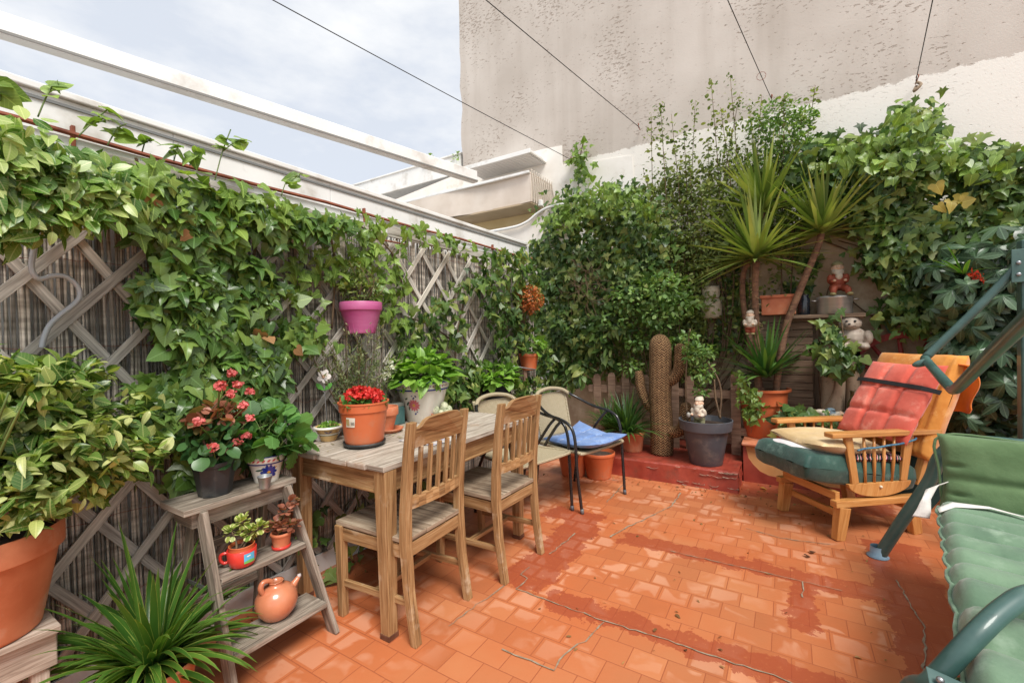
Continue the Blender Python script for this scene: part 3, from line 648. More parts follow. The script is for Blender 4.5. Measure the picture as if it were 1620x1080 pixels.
# tiny weeds on the canopy edge
for k,(x,y) in enumerate(((660,247),(679,251),(722,250))):
    p=at(x,y,'y',YA-.02); n_=26
    P=np.array(p)+rng.normal(0,.05,(n_,3))*np.array([1,.6,.8]); leaves('roof_weed',M_ivyl,None,OVAL,P,unit(rng.normal(0,.5,(n_,3))+[0,-.5,.6]),rng.normal(0,1,(n_,3))+[0,0,.7],.05*rng.uniform(.6,1.2,n_),origin=tuple(p))
for o in [x for x in SC.objects if x.name.startswith('roof_weed')]:
    px=o.location.x; tag(o,{0:'tiny weed on the white canopy edge, farthest left of three',1:'tiny weed on the white canopy edge, middle one of three',2:'taller tiny weed on the canopy edge nearest the beige building'}[sorted([q.location.x for q in SC.objects if q.name.startswith('roof_weed')]).index(px)],'weed','weeds on the canopy edge')
# ================= low wall behind the plants, step, plinth =================
M_paintred=mat('red_floor_paint',S(136,52,40),S(164,72,54),7,.42,.3,dirt=(S(120,70,56),9,.6))
M_wallb=mat('old_garden_wall',S(160,138,112),S(192,172,146),3,.92,.5,dirt=(S(204,190,164),5,.54))
t=root('garden_wall','stained ochre garden wall behind the climbing plants','wall',(0,4.86,0))
mb=MB(); mb.box((.9,4.86,1.12),(6.4,.06,2.24)); mb.build('wall',M_wallb,t)
t=root('planter_step','red painted concrete step with chipped edges holding the cactus and grey pot','step',(-.9,4.2,0))
mb=MB()
def stepf(u,v):
    x=-1.46+1.115*u; e=.0025*sin(u*31)+.003*sin(u*11+1)
    prof=[(3.862,0.0),(3.868,.08),(3.872,.148),(3.884,.16),(4.2,.163),(4.83,.163)]
    k=min(4,int(v*5)); f=v*5-k; a,b=prof[k],prof[min(5,k+1)]
    yy,zz=a[0]+(b[0]-a[0])*f,a[1]+(b[1]-a[1])*f
    return (x,yy+e*(1 if v<.55 else 0),zz+ (random.uniform(-.0015,.0015)))
mb.grid(stepf,70,20,(1.1,1)); 
b0=len(mb.v); mb.grid(lambda u,v:(-.345+.006*sin(u*30+v*9),3.866+(4.83-3.866)*u,.16*v),20,5,(1,.16)); mb.grid(lambda u,v:(-1.46,3.866+(4.83-3.866)*u,.16*v),4,2,(1,.16))
mb.build('concrete',M_paintred,t)
mb=MB()
for i in range(34):
    x=-.345-abs(random.gauss(0,.22)); n_=7; r=random.uniform(.006,.028); z=random.choice((.155,.158,.12,.04,.01))
    mb.prism([Vector((x+r*1.8*cos(a*2*pi/n_)*random.uniform(.5,1.2),3.858+(random.uniform(-.002,.002)),z-abs(r*sin(a*2*pi/n_))*.6)) for a in range(n_)],(0,.006,0))
mb.build('chipped_patch',mat('bare_cement',S(150,120,100),S(186,158,140),30,.9,.4),t)
t=root('plinth','ochre plinth with peeling red paint under the big yucca pot','plinth',(-.1,4.5,0))
M_och=mat('ochre_plaster',S(196,140,84),S(212,160,104),5,.85,.2)
MB().box((.05,4.52,.155),(.76,.62,.31)).build('plaster',M_och,t,bevel=.01)
mb=MB(); R_=[(-.335,.0),(-.335,.31),(-.315,.29),(-.295,.2),(-.26,.15),(-.21,.10),(-.15,.075),(-.06,.065),(.05,.055),(.2,.05),(.3,.045),(.43,.05),(.43,0)]
mb.prism([Vector((x,4.206,z)) for x,z in R_],(0,.006,0)); mb.build('peeling_paint',M_paintred,t)
MB().box((.05,4.50,.322),(.79,.66,.022)).build('clay_cap',M_terr,t,bevel=.006)
# picket fence
t=root('picket_fence','low brown picket fence with rounded tops behind the straw cactus','fence',(-1,4.42,0))
YP=4.42
for px in (944,967,989,1020,1066,1090,1163):
    p=at(px,590,'y',YP); x=p.x; z1=p.z+random.uniform(-.01,.01) if px!=1163 else p.z+.01; wp=.078
    if px in(1020,1066,1090): z1=.86
    mb=MB(); pr=[Vector((x-wp/2,YP,.16)),Vector((x-wp/2,YP,z1-.04))]+[Vector((x-wp/2*cos(a*pi/6),YP,z1-.04+.04*sin(a*pi/6))) for a in range(1,6)]+[Vector((x+wp/2,YP,z1-.04)),Vector((x+wp/2,YP,.16))]
    mb.v=[];mb.f=[];mb.uv=[]; mb.prism(pr[::-1],(0,.018,0))
    mb.uv=[(v_,u_) for u_,v_ in mb.uv]
    mb.build('picket',M_fence,t,bevel=.002)
for z in (.30,.70): MB().box((-1.02,YP+.03,z),(1.6,.02,.075)).build('rail',M_fence,t,bevel=.002)
MB().box((-.30,YP+.03,.36),(.22,.02,.09)).build('rail',M_fence,t,bevel=.002)
# ================= dining table =================
t=root('dining_table','long weathered wooden table with pots standing on it','table',(-1.78,1.95,0))
TX0,TX1,TY0,TY1=-2.115,-1.43,1.255,2.50
mb=MB(); 
ws=[.118,.112,.115,.108,.118,.104]; x=TX0
pl=[]
for k,w_ in enumerate(ws):
    e=random.uniform(-.012,.012); q=MB(); q.box((x+w_/2,(TY0+TY1)/2+e,.738+random.uniform(-.0012,.0012)),(w_-.0035,TY1-TY0,.024)); q.build('plank',M_tab,t,bevel=.0025); x+=w_+.0015
for nm,a,b_ in (('apron',(-2.07,TY0+.045),(-1.475,TY0+.045)),('apron',(-2.07,TY1-.045),(-1.475,TY1-.045)),('apron',(-2.07,TY0+.08,),(-2.07,TY1-.08)),('apron',(-1.475,TY0+.08),(-1.475,TY1-.08))):
    hx=.0; MB().bar((a[0],a[1],.675),(b_[0],b_[1],.675),.022,.10).build(nm,M_oak,t,bevel=.002)
    MB().bar((a[0]+(.004 if a[0]==b_[0]==-1.475 else 0),a[1]-(.004 if a[1]==b_[1] and a[1]<2 else 0),.628),(b_[0]+(.004 if a[0]==b_[0]==-1.475 else 0),b_[1]-(.004 if a[1]==b_[1] and a[1]<2 else 0),.628),.026,.012).build('apron_bead',M_oak,t,bevel=.003)
for sx,sy in ((-1.47,TY0+.05),(-2.07,TY0+.05),(-1.47,TY1-.12),(-2.07,TY1-.12)):
    q=MB(); q.bar((sx,sy,.726),(sx,sy,.0),.068,.068,up=(0,1,0),w1=.05,t1=.05); l=q.build('leg',M_oak,t,bevel=.003)
    MB().box((sx,sy,.012),(.056,.056,.024)).build('foot_cap',mat('dark_foot',S(84,50,34),S(110,70,48),20,.7),l,bevel=.002)
# ================= wooden chairs (local frame: back at +x, seat towards -x, y across) =================
def wooden_chair(label,loc,rz):
    t=root('wooden_chair',label,'chair',loc,rz,'wooden slat-back chairs at the table'); B=lambda mb,nm,bev=.003: mb.build(nm,M_oak,t,bevel=bev,local=True)
    w2=.185; xb=.0
    for s_ in (-1,1):
        mb=MB(); y=s_*w2
        P=[(.045,y,.0),(.012,y,.22),(.0,y,.42),(.004,y,.56),(.028,y,.80),(.05,y,.935)]
        ws_=[.032,.036,.042,.040,.034,.03]
        for i in range(5): pass
        b=len(mb.v); off=random.uniform(0,9); ring=[]
        for (px,py,pz),w_ in zip(P,ws_):
            for dx,dy in ((-w_/2,-.019),(w_/2,-.019),(w_/2,.019),(-w_/2,.019)): mb.v.append((px+dx,py+dy,pz))
        for i in range(5):
            for k in range(4):
                k2=(k+1)%4; mb.f.append([i*4+k,i*4+k2,(i+1)*4+k2,(i+1)*4+k]); z0,z1=P[i][2],P[i+1][2]; c=off+k*.04
                mb.uv+=[(off+z0,c),(off+z0,c+.038),(off+z1,c+.038),(off+z1,c)]
        mb.f.append([3,2,1,0]); mb.uv+=[(0,0)]*4; mb.f.append([20,21,22,23]); mb.uv+=[(0,0)]*4
        B(mb,'back_post')
        mb=MB(); mb.bar((-.40,s_*.19,.425),(-.40,s_*.19,.0),.042,.042,up=(0,1,0),w1=.034,t1=.034); B(mb,'front_leg')
        mb=MB(); mb.bar((-.02,s_*w2,.385),(-.39,s_*.187,.385),.02,.06); B(mb,'seat_rail')
        mb=MB(); mb.bar((.008,s_*w2,.17),(-.395,s_*.187,.155),.018,.03); B(mb,'side_stretcher')
    mb=MB(); mb.bar((-.19,-.18,.163),(-.19,.18,.163),.028,.022); B(mb,'cross_stretcher')
    mb=MB(); mb.bar((-.40,-.17,.385),(-.40,.17,.385),.02,.06); B(mb,'front_rail'); mb=MB(); mb.bar((.0,-.166,.385),(.0,.166,.385),.02,.06); B(mb,'rear_rail')
    for k in range(3):
        mb=MB(); y0=-.2+k*.1345; mb.box((-.205,y0+.066,.433),(.44,.1325,.02)); mb.build('seat_board',M_seat,t,bevel=.003,local=True)
    # crest rail with raised bowed top
    pts=[(-.166,.82),(.166,.82),(.166,.905),(.150,.906),(.136,.915),(.12,.935),(.10,.944),(.05,.949),(0,.95),(-.05,.949),(-.10,.944),(-.12,.935),(-.136,.915),(-.150,.906),(-.166,.905)]
    mb=MB(); n=len(pts); 
    for off_ in (0,.022):
        for y,z in pts: mb.v.append((.030+(z-.82)*.19+off_-.011+.018*(1-(y/.166)**2),y,z))
    mb.f.append(list(range(n))[::-1]); mb.uv+=[(y,z) for y,z in pts][::-1]; mb.f.append(list(range(n,2*n))); mb.uv+=[(y+.5,z) for y,z in pts]
    for i in range(n):
        j=(i+1)%n; mb.f.append([i,j,n+j,n+i]); mb.uv+=[(pts[i][0],.0),(pts[j][0],.0),(pts[j][0],.02),(pts[i][0],.02)]
    B(mb,'crest_rail')
    mb=MB(); 
    for i in range(8):
        y0=-.166+i*.332/8; y1=y0+.332/8; f=lambda y:.008+.016*(1-(y/.166)**2); 
        mb.bar((f(y0),y0,.585),(f(y1),y1,.585),.022,.05)
    B(mb,'lower_back_rail',0)
    for k in range(5):
        y=-.115+k*.0575; a=.008+.016*(1-(y/.166)**2); mb=MB(); mb.bar((a,y,.61),(a+.02,y,.822),.014,.02,up=(1,0,0)); B(mb,'back_slat',.0025)
    return t
wooden_chair('near wooden slat-back chair with a weathered seat pulled up to the table corner',(-1.385,1.51,0),R(2))
wooden_chair('second wooden slat-back chair farther along the table in front of the wicker chairs',(-1.30,2.085,0),R(-2))
# ================= black tube wicker armchairs (front = +x) =================
M_wick=None
def wicker_mat():
    m,nt,b=base('cream_wicker',.6,0,.3); u=vec(nt,'UV',(1,1,1)); ck_=N(nt,'ShaderNodeTexWave',i_Scale=26.,i_Distortion=1.2,i_Detail=2.); nt.links.new(u,ck_.inputs[0]); c2=N(nt,'ShaderNodeTexWave',i_Scale=34.,i_Distortion=1.5); c2.bands_direction='Y'; nt.links.new(u,c2.inputs[0])
    h=mth(nt,'MULTIPLY',ck_.outputs[1],c2.outputs[1]); c=ramp(nt,h,[(.05,S(146,132,104)),(.4,S(198,184,154)),(.8,S(222,212,186))]); nt.links.new(c,b.inputs['Base Color']); bump(nt,b,h,.6,.006); return m
M_wick=wicker_mat()
def wicker_chair(label,loc,rz):
    t=root('wicker_armchair',label,'chair',loc,rz,'black tube wicker armchairs'); 
    def T(nm,pts,r,m,res=6,p=None): return MB().tube(pts,r,10,res=res).build(nm,m,p or t,True,local=True)
    for s_ in (-1,1):
        fl_=T('front_leg',[(.25,s_*.27,.0),(.225,s_*.285,.30),(.205,s_*.285,.55),(.13,s_*.285,.64),(-.05,s_*.275,.675),(-.20,s_*.235,.74),(-.27,s_*.17,.795)],.0115,M_blacktube)
        T('rear_leg',[(-.24,s_*.24,.0),(-.20,s_*.25,.25),(-.10,s_*.28,.42),(.02,s_*.285,.58),(.08,s_*.285,.64)],.0115,M_blacktube)
        T('rubber_foot',[(.252,s_*.27,.0),(.248,s_*.27,.035)],.0135,M_grey,0,fl_)
    T('top_band',[(-.25,-.2,.77),(-.285,-.14,.81),(-.305,0,.828),(-.285,.14,.81),(-.25,.2,.77)],.016,M_wick)
    mb=MB()
    mb.grid(lambda u,v:(-.215-.075*v-.03*sin(pi*u),(u-.5)*(.36+.02*v),.45+.34*v),12,12,(.4,.36)); mb.grid(lambda u,v:(-.22-.075*v-.03*sin(pi*(1-u)),-(u-.5)*(.36+.02*v),.45+.34*v),12,12,(.4,.36)); mb.build('wicker_back',M_wick,t,True,local=True)
    for s_ in(-1,1): T('back_edge',[(-.215,s_*.18,.44),(-.255,s_*.185,.62),(-.295,s_*.19,.80)],.011,M_wick)
    mb=MB(); f=lambda u,v,z:(-.215+.45*u,(v-.5)*(.44+.09*u),z+.015*(2*v-1)**2-.012*sin(pi*u))
    mb.grid(lambda u,v:f(u,v,.42),12,12,(.45,.45)); mb.grid(lambda u,v:f(u,1-v,.408),12,12,(.45,.45)); mb.build('wicker_seat',M_wick,t,True,local=True)
    T('seat_edge',[(-.2,-.22,.425),(.0,-.24,.423),(.22,-.265,.428),(.245,-.2,.42),(.245,.2,.42),(.22,.265,.428),(0,.24,.423),(-.2,.22,.425)],.012,M_wick,4)
    return t
wicker_chair('wicker armchair with the blue cushion on its seat, beside the red step',(-1.43,3.24,0),R(-15.5))
wicker_chair('uncushioned wicker armchair tucked at the far end of the table',(-1.66,2.74,0),R(-15))
def cushion(name,mtl,t,W,D,H,M,seams=(),tufts=(),nu=40,nv=40,p=3.5,bow=None,z0=0,pw=.42):
    """pillow in local x (W) y (D) plane, placed by matrix M"""
    def h(x,y):
        e=max(0,(1-abs(x)**p)*(1-abs(y)**p)); q=e**pw
        for ax_,s_,dp,wd in seams: 
            d=(x if ax_=='x' else y)-s_; q-=dp*math.exp(-(d/wd)**2)*e**.25
        for tx,ty,dp,wd in tufts: q-=dp*math.exp(-((x-tx)**2+(y-ty)**2)/wd**2)
        q+=.035*sin(x*7+y*3)*sin(y*8-x*2)
        return max(q,0 if e<=0 else .06)
    mb=MB()
    def F(s_): 
        def g(u,v):
            x,y=2*u-1,2*v-1; zz=h(x,y); o=Vector((x*W/2*(1-.03*(1-abs(y)**2)*abs(x)**8),y*D/2*(1-.03*(1-x*x)*abs(y)**8),s_*zz*H/2+z0))
            if bow: o=Vector(bow(o.x,o.y,o.z))
            return M@o
        return g
    mb.grid(F(1),nu,nv,(W,D)); b=MB(); b.grid(lambda u,v:F(-1)(1-u,v),nu,nv,(W,D))
    off=len(mb.v); mb.v+=b.v; mb.f+=[[i+off for i in f] for f in b.f]; mb.uv+=b.uv
    o=mb.build(name,mtl,t,True); return o
def cloth_mat(name,c1,c2,fade=None,rough=.85):
    m,nt,b=base(name,rough,0,.15); b.inputs['Sheen Weight'].default_value=.25
    v=vec(nt,'Object'); n=noise(nt,v,5,5,.6); c=ramp(nt,n,[(.35,c1),(.65,c2)])
    if fade: c=mixc(nt,ramp(nt,noise(nt,v,9,5,.7),[(.55,(0,0,0)),(.7,(1,1,1))]),c,fade)
    wv=noise(nt,vec(nt,'UV',(1,1,1)),420,2); wr=noise(nt,v,17,3); nt.links.new(c,b.inputs['Base Color']); bump(nt,b,mth(nt,'ADD',mth(nt,'MULTIPLY',wv,.12),wr),.4,.012); MATS[name]=m; return m
M_blue=cloth_mat('blue_cotton',S(92,120,172),S(118,146,194),S(136,160,200))
xy=lambda loc,rz,tilt=(0,0): Matrix.Translation(loc)@Matrix.Rotation(rz,4,'Z')@Matrix.Rotation(tilt[1],4,'Y')@Matrix.Rotation(tilt[0],4,'X')
t=root('blue_seat_cushion','blue tufted seat cushion lying on the wicker armchair','cushion',(-1.33,3.20,.45))
Mc=xy((-1.355,3.215,.462),R(-15.5),(0,R(-3)))
cushion('padding',M_blue,t,.47,.46,.07,Mc,seams=[('x',-.33,.5,.06),('x',.33,.5,.06),('y',-.33,.5,.06),('y',.33,.5,.06)],bow=lambda x,y,z:(x,y,z+.055*max(0,(y+.02)/.23)*max(0,(-x+.05)/.24)+ .02*(x/.23)**2*(y/.23)**2))
mb=MB()
for k in (-.33,.33):
    for ax_ in (0,1):
        pp=[]
        for i in range(13):
            q=-.9+i*.15; x,y=(k,q) if ax_==0 else (q,k); X,Y=x*.235,y*.23
            pp.append(Mc@Vector((X,Y,.019+.055*max(0,(Y+.02)/.23)*max(0,(-X+.05)/.24)+.02*(x*y)**2)))
        mb.tube(pp,.0016,4)
mb.build('stitching',mat('white_thread',S(206,212,222)),[x for x in SC.objects if x.parent is t][0])
# ================= ladder =================
t=root('step_ladder','grey weathered wooden stepladder with three treads holding small pots','ladder',(-1.9,.98,0))
LX=lambda z:-1.71-(z)*.233   # front rail x by height
yl,yr=lambda z:.785+z*.0,lambda z:1.205-z*.17
yl=lambda z:.79+(-.03)*z
for f in (yl,yr): MB().bar((LX(0),f(0),0),(LX(.65),f(.65),.655),.020,.062,up=(1,0,0)).build('front_rail',M_lad,t,bevel=.002)
for z,dp in ((.405,.13),(.145,.15)):
    a,b_=yl(z)+.012,yr(z)-.012; MB().box((LX(z)-.03,(a+b_)/2,z),(dp,b_-a,.022)).build('tread',M_lad,t,bevel=.003)
MB().box((-1.955,.925,.668),(.205,.43,.024)).build('top_tread',M_lad,t,bevel=.003)
MB().box((-1.955,.925,.625),(.15,.36,.06)).build('top_apron',M_lad,t,bevel=.002)
for y in (.80,1.08): MB().bar((-2.0,y,.65),(-2.16,y+(.03 if y>1 else -.01),0),.02,.04,up=(1,0,0)).build('rear_leg',M_lad,t,bevel=.002)
for z in(.45,.2): MB().bar((-2.05-(.45-z)*.24,.79,z),(-2.05-(.45-z)*.24,1.10,z),.014,.04).build('rear_brace',M_lad,t,bevel=.002)
for y in (.785,1.165): MB().bar((-1.80,y,.36),(-2.08,y+.01,.33),.004,.014).build('hinge_stay',mat('zinc_steel',S(140,142,146),S(166,168,170),20,.4,0,metal=.8),t)
# crate, bottom-left
t=root('wooden_crate','weathered whitewashed wooden box under the big terracotta pot at the left edge','crate',(-1.98,.2,0))
M_crate=wood('whitewashed_wood',S(120,98,84),S(190,172,156),S(222,210,198),.85,.8,.45,.8,stain=(S(122,92,72),5,.56))
for k in range(3): MB().box((-2.155+k*.0905+.02,.05,.418),(.088,.70,.022)).build('top_board',M_crate,t,bevel=.003)
MB().box((-1.948,.05,.352),(.018,.69,.108)).build('front_board',M_crate,t,bevel=.003); MB().box((-2.07,.392,.352),(.22,.018,.108)).build('end_board',M_crate,t,bevel=.003)
for x,y in ((-1.97,.36),(-2.17,.36),(-1.97,-.27),(-2.17,-.27)): MB().box((x,y,.149),(.04,.04,.297)).build('leg',M_crate,t,bevel=.003)
# ================= pine armchair =================
F_=Vector((.777,.63,0)); Nn_=Vector((-.63,.777,0)); P1_=Vector((.28,3.30,0))
def A(u,v,z): return P1_+F_*u+Nn_*v+Vector((0,0,z))   # u backwards, v towards the far side
t=root('pine_armchair','varnished pine armchair with spindle sides and a faded green seat, standing before the garden wall','armchair',(.47,3.63,0))
WF=.50
for v in (0,WF):
    sg=1 if v==0 else -1; c=v+.02*sg
    MB().bar(A(0,c,.20),A(-.03,c,0),.055,.075,up=F_,w1=.045,t1=.06).build('front_leg',M_pine,t,bevel=.004)
    MB().bar(A(.47,c,.20),A(.50,c,0),.055,.075,up=F_,w1=.045,t1=.06).build('rear_leg',M_pine,t,bevel=.004)
    MB().bar(A(-.06,c,.222),A(.56,c,.222),.05,.04).build('lower_rail',M_pine,t,bevel=.004)
    s=MB(); q=[A(.25+.215*cos(a*pi/14),c-.0,.335-.0-.085*sin(a*pi/14)) for a in range(15)]; s.prism([p+Nn_*-.012 for p in q],Nn_*.024); sp_=s.build('side_plate',M_pine,t,bevel=.002)
    MB().ell(A(.25,c-.015*sg,.31),(.009,.009,.009)).build('screw_cap',mat('cream_cap',S(214,204,180)),sp_,True)
    MB().bar(A(.085,c,.335),A(.04,c,.62),.022,.045,up=F_,t1=.05).build('front_post',M_pine,t,bevel=.003)
    MB().bar(A(.415,c,.335),A(.46,c,.62),.022,.045,up=F_,t1=.06).build('rear_post',M_pine,t,bevel=.003)
    for k in range(4): MB().tube([A(.16+k*.06,c,.33),A(.155+k*.066,c,.46),A(.15+k*.07,c,.62)],[.007,.010,.007],8).build('spindle',M_pine,t,True)
    MB().bar(A(-.09,c,.64),A(.66,c,.63),.07,.032).build('armrest',M_pine,t,bevel=.008)
for u in (0.03,.46): MB().bar(A(u,.04,.13 if u<.1 else .17),A(u,WF-.04,.13 if u<.1 else .17),.022,.04).build('cross_rail',M_pine,t,bevel=.003)
MB().bar(A(-.02,.03,.262),A(-.02,WF-.03,.262),.03,.05).build('cross_rail',M_pine,t,bevel=.003)
for k,(v,) in enumerate(((.045,),(.12,),(.2,),(.29,),(.38,),(.455,))): pass
MB().bar(A(.52,.03,.30),A(.76,.03,1.0),.03,.045,up=Nn_).build('back_frame',M_pine,t,bevel=.003); MB().bar(A(.52,WF-.03,.30),A(.76,WF-.03,1.0),.03,.045,up=Nn_).build('back_frame',M_pine,t,bevel=.003)
M_gvin=cloth_mat('faded_green_vinyl',S(38,66,60),S(58,92,82),S(92,118,108),.45)
def Mf(u,v,z,tilt=0): # matrix: local x = forward(-F_) .. use x along F_, y along Nn_
    m=Matrix(((F_.x,Nn_.x,0,0),(F_.y,Nn_.y,0,0),(0,0,1,0),(0,0,0,1))); p=A(u,v,z); return Matrix.Translation(p)@m@Matrix.Rotation(tilt,4,'Y')
o=cushion('seat_cushion',M_gvin,t,.78,WF-.03,.19,Mf(.14,WF/2,.395,R(9)),p=9,nu=40,nv=40,pw=.25); 

M_orn=cloth_mat('orange_cloth',S(200,126,52),S(222,154,76),S(226,170,104))
# back cushion leaning
Mb=Mf(.70,WF/2,.775,R(-66))
o=cushion('back_cushion',M_orn,t,.70,WF+.04,.17,Mb,p=6,nu=40,nv=40,seams=[('y',-.86,.25,.03)],pw=.3)
dk=cloth_mat('dark_green_cloth',S(22,50,46),S(36,66,60)); s=MB(); s.grid(lambda u,v:A(.53+.06*sin(v*3)+.20*v,-.045-.012*sin(u*9+v*5)+.10*u,.16+.44*v),10,10,(.5,.5)); s.grid(lambda u,v:A(.56+.20*v,.06+.4*u,.16+.44*v),10,10,(.5,.5)); s.build('back_skirt',dk,t,True)
t=root('orange_cloth','bright orange cloth draped over the back of the pine armchair','cloth',A(.8,.1,.8))
def drape(u,v):
    # u along the width of the back (near side outwards), v down
    sg=1-u; x=.79+.04*v+.02*sin(u*9+1)*v; y=.18-.24*u; z=1.07-.02*u-.30*v*(.6+.5*sin(u*2.4))-.05*max(0,u-.5)*(1-v)
    return A(x+.03*u,y-.03*sin(v*5)*u,z+.012*sin(u*12)*v)
s=MB(); s.grid(drape,24,20,(.4,.4)); o=s.build('cloth',cloth_mat('bright_orange_cloth',S(206,104,30),S(226,128,44)),t,True); m_=o.modifiers.new('s','SOLIDIFY'); m_.thickness=.008
s=MB(); s.grid(lambda u,v:A(.78+.10*v,.20-.26*u,1.075-.02*v*v+.004*sin(u*14)-.04*u*u),14,6,(.3,.1)); o=s.build('top_fold',MATS['bright_orange_cloth'],t,True); m_=o.modifiers.new('s','SOLIDIFY'); m_.thickness=.008
t=root('red_cushion','faded red tufted cushion tied to the armchair back with a black band','cushion',A(.4,.2,.7))
M_redc=cloth_mat('faded_red_cotton',S(206,88,72),S(224,112,94),S(234,146,128))
Mr=Mf(.545,.225,.80,R(-58))
sm=[('y',-.33,.5,.06),('y',.33,.5,.06),('x',-.36,.5,.06),('x',.3,.5,.06)]
o=cushion('padding',M_redc,t,.56,.50,.09,Mr,seams=sm)
M_strap=mat('black_strap',S(26,24,26),S(38,36,38),20,.7)
s=MB(); sp=[Mr@Vector((.10+.05*y,y,.048-.03*max(0,abs(y)-.2)/.1)) for y in [-.30+.56*i/12 for i in range(13)]]+[]
for a,b_ in zip(sp,sp[1:]): s.bar(a,b_,.028,.004,up=(Mr.to_3x3()@Vector((0,0,1))))
s.build('black_band',M_strap,t)
t=root('beige_cushion','flat beige cushion on the green armchair seat','cushion',A(0,.25,.5))
cushion('padding',cloth_mat('beige_cotton',S(190,160,112),S(208,182,138),S(216,196,160)),t,.50,.46,.12,Mf(.11,.25,.545,R(5)),p=2.2,seams=[('x',.35,.25,.10)],tufts=[(-.4,.3,.25,.3),(.1,-.4,.2,.25)],bow=lambda x,y,z:(x,y+.02*sin(x*9),z+.012*sin(y*14+x*6)+.02*(x<-.2)*(x+.2)))
t=root('white_cushion','small off-white cushion under the beige one at the front of the armchair','cushion',A(-.1,.3,.48))
cushion('padding',cloth_mat('white_cotton',S(204,198,200),S(220,214,214)),t,.30,.36,.085,Mf(-.05,.27,.50,R(5)),p=2.4)
t=root('striped_blanket','folded pink and black striped blanket showing between the armchair spindles','blanket',A(.3,.05,.45))
def stripes():
    m,nt,b=base('striped_wool',.9); wv=N(nt,'ShaderNodeTexWave',i_Scale=9.,i_Distortion=4.,i_Detail=3.); nt.links.new(vec(nt,'Object'),wv.inputs[0]); c=ramp(nt,wv.outputs[1],[(.2,S(30,28,34)),(.4,S(190,60,110)),(.6,S(214,190,170)),(.8,S(40,60,50))],'CONSTANT'); nt.links.new(c,b.inputs['Base Color']); return m
cushion('fold',stripes(),t,.40,.46,.05,Mf(.25,.24,.475,R(3)),p=6)
t=root('blue_rope','thin blue twisted rope tied around the armchair spindles','rope',A(.3,0,.57))
MB().tube([A(.08,-.008,.545),A(.15,.006,.55),A(.22,-.004,.555),A(.3,.006,.56),A(.38,-.006,.57),A(.46,-.012,.59),A(.48,-.01,.60)],.006,6,res=5).build('rope',mat('blue_rope',S(40,84,120),S(90,140,160),90,.8,.5),t,True)
# ================= garden swing seat =================
ex,ey=Vector((.985,-.17,0)),Vector((.17,.985,0)); O_=Vector((.345,1.43,0))
def W(a,b,z): return O_+ex*a+ey*b+Vector((0,0,z))
t=root('garden_swing','green tubular steel garden swing with pale green channelled pads at the right edge','garden swing',(.9,2.2,0))
def GT(nm,pts,r=.03,res=7): return MB().tube(pts,r,14,res=res).build(nm,M_green,t,True)
foot=Vector((.417,3.16,0))
GT('frame_tube',[foot,foot+Vector((.10,-.03,.24)),foot+Vector((.20,-.06,.47)),Vector((.66,3.08,.62)),Vector((.74,3.06,.70)),Vector((.95,3.02,.715)),Vector((1.6,2.9,.70))],.030)
MB().lathe([(.0,.0),(.05,.0),(.052,.006),(.036,.016),(.034,.06)],foot+Vector((-.004,0,0)),16).build('foot_cap',mat('blue_grey_plastic',S(120,150,170),S(140,168,184)),t,True)
nb=[Vector((.06,.99,0)),at(1425,1125,'z',.33),at(1474,1078,'z',.43),at(1540,1008,'z',.545),at(1592,960,'z',.60),at(1640,937,'z',.62),at(1760,925,'z',.62)]
GT('frame_tube',nb,.0225)
pl=at(1480,1065,'z',.46)
s=MB(); a=at(1467,1068,'z',.475); s.bar(a,a+Vector((.10,.012,-.03)),.045,.004,up=(.3,-.5,1)); brk=s.build('bracket',M_green,t,bevel=.002)
MB().ell(a+Vector((.02,-.01,.004)),(.008,.008,.008)).build('bolt',mat('zinc_steel',(0.5,)*3),brk,True)
# canopy arm
U0=Vector((1.03,3.36,1.60)); 
GT('canopy_arm',[U0,Vector((.845,3.356,1.345)),Vector((.672,3.356,1.125)),Vector((.655,3.34,1.10)),Vector((.645,3.25,1.088)),Vector((.607,2.70,1.015)),Vector((.602,2.62,1.012)),Vector((.59,2.50,1.035)),Vector((.555,2.1,1.16)),Vector((.52,1.681,1.291)),Vector((.475,1.15,1.45))],.021,4)
MB().bar(Vector((1.06,3.37,.0)),Vector((1.06,3.37,1.72)),.07,.07).build('post',M_green,t,bevel=.01)
s=MB(); s.box((1.035,3.325,1.585),(.10,.008,.17)); plt=s.build('plate',M_green,t,bevel=.002)
for z in (1.54,1.60): MB().ell((1.01,3.318,z),(.010,.006,.010)).build('bolt',MATS['zinc_steel'],plt,True)
q=at(1459,574,'y',3.25); s=MB(); s.ell(q,(.045,.012,.02),Matrix.Rotation(R(-20),3,'Y')); s.build('end_cap',M_green,t,True)
M_pad=cloth_mat('pale_green_canvas',S(88,114,92),S(112,138,112),S(128,150,128)); M_padd=cloth_mat('green_canvas',S(84,108,72),S(102,126,88))
# seat pad with channels
ch=[-1.1,-.86,-.62,-.36,-.10,.11,.33,.52,.66,.79,.92,1.06,1.2,1.33]
def padf(s_):
    def g(u,v):
        b=ch[0]+(ch[-1]-ch[0])*v; k=max(i for i in range(len(ch)-1) if b>=ch[i]-1e-9); f=(b-ch[k])/(ch[k+1]-ch[k]); hh=(ch[k+1]-ch[k])
        puff=abs(sin(pi*f))**.42*min(.055,hh*.27); ed=min(1,(u/.03))**.5 if u<.03 else 1
        a=1.25*u+.010*(1-abs(sin(pi*f)))*(u<.03)
        wr=.0025*sin(a*17+k*2.3+sin(a*5)*2)*sin(pi*f)+.0022*sin(a*47+k*1.3)*(1-abs(sin(pi*f)))
        bb=b+.006*sin(a*5+k*.8)*sin(pi*f)
        z=.45+s_*(.018+puff+wr)*ed-.02*sin(pi*min(1,u))+ .02*(b>1.0)*(b-1.0)
        return W(a,bb,z)
    return g
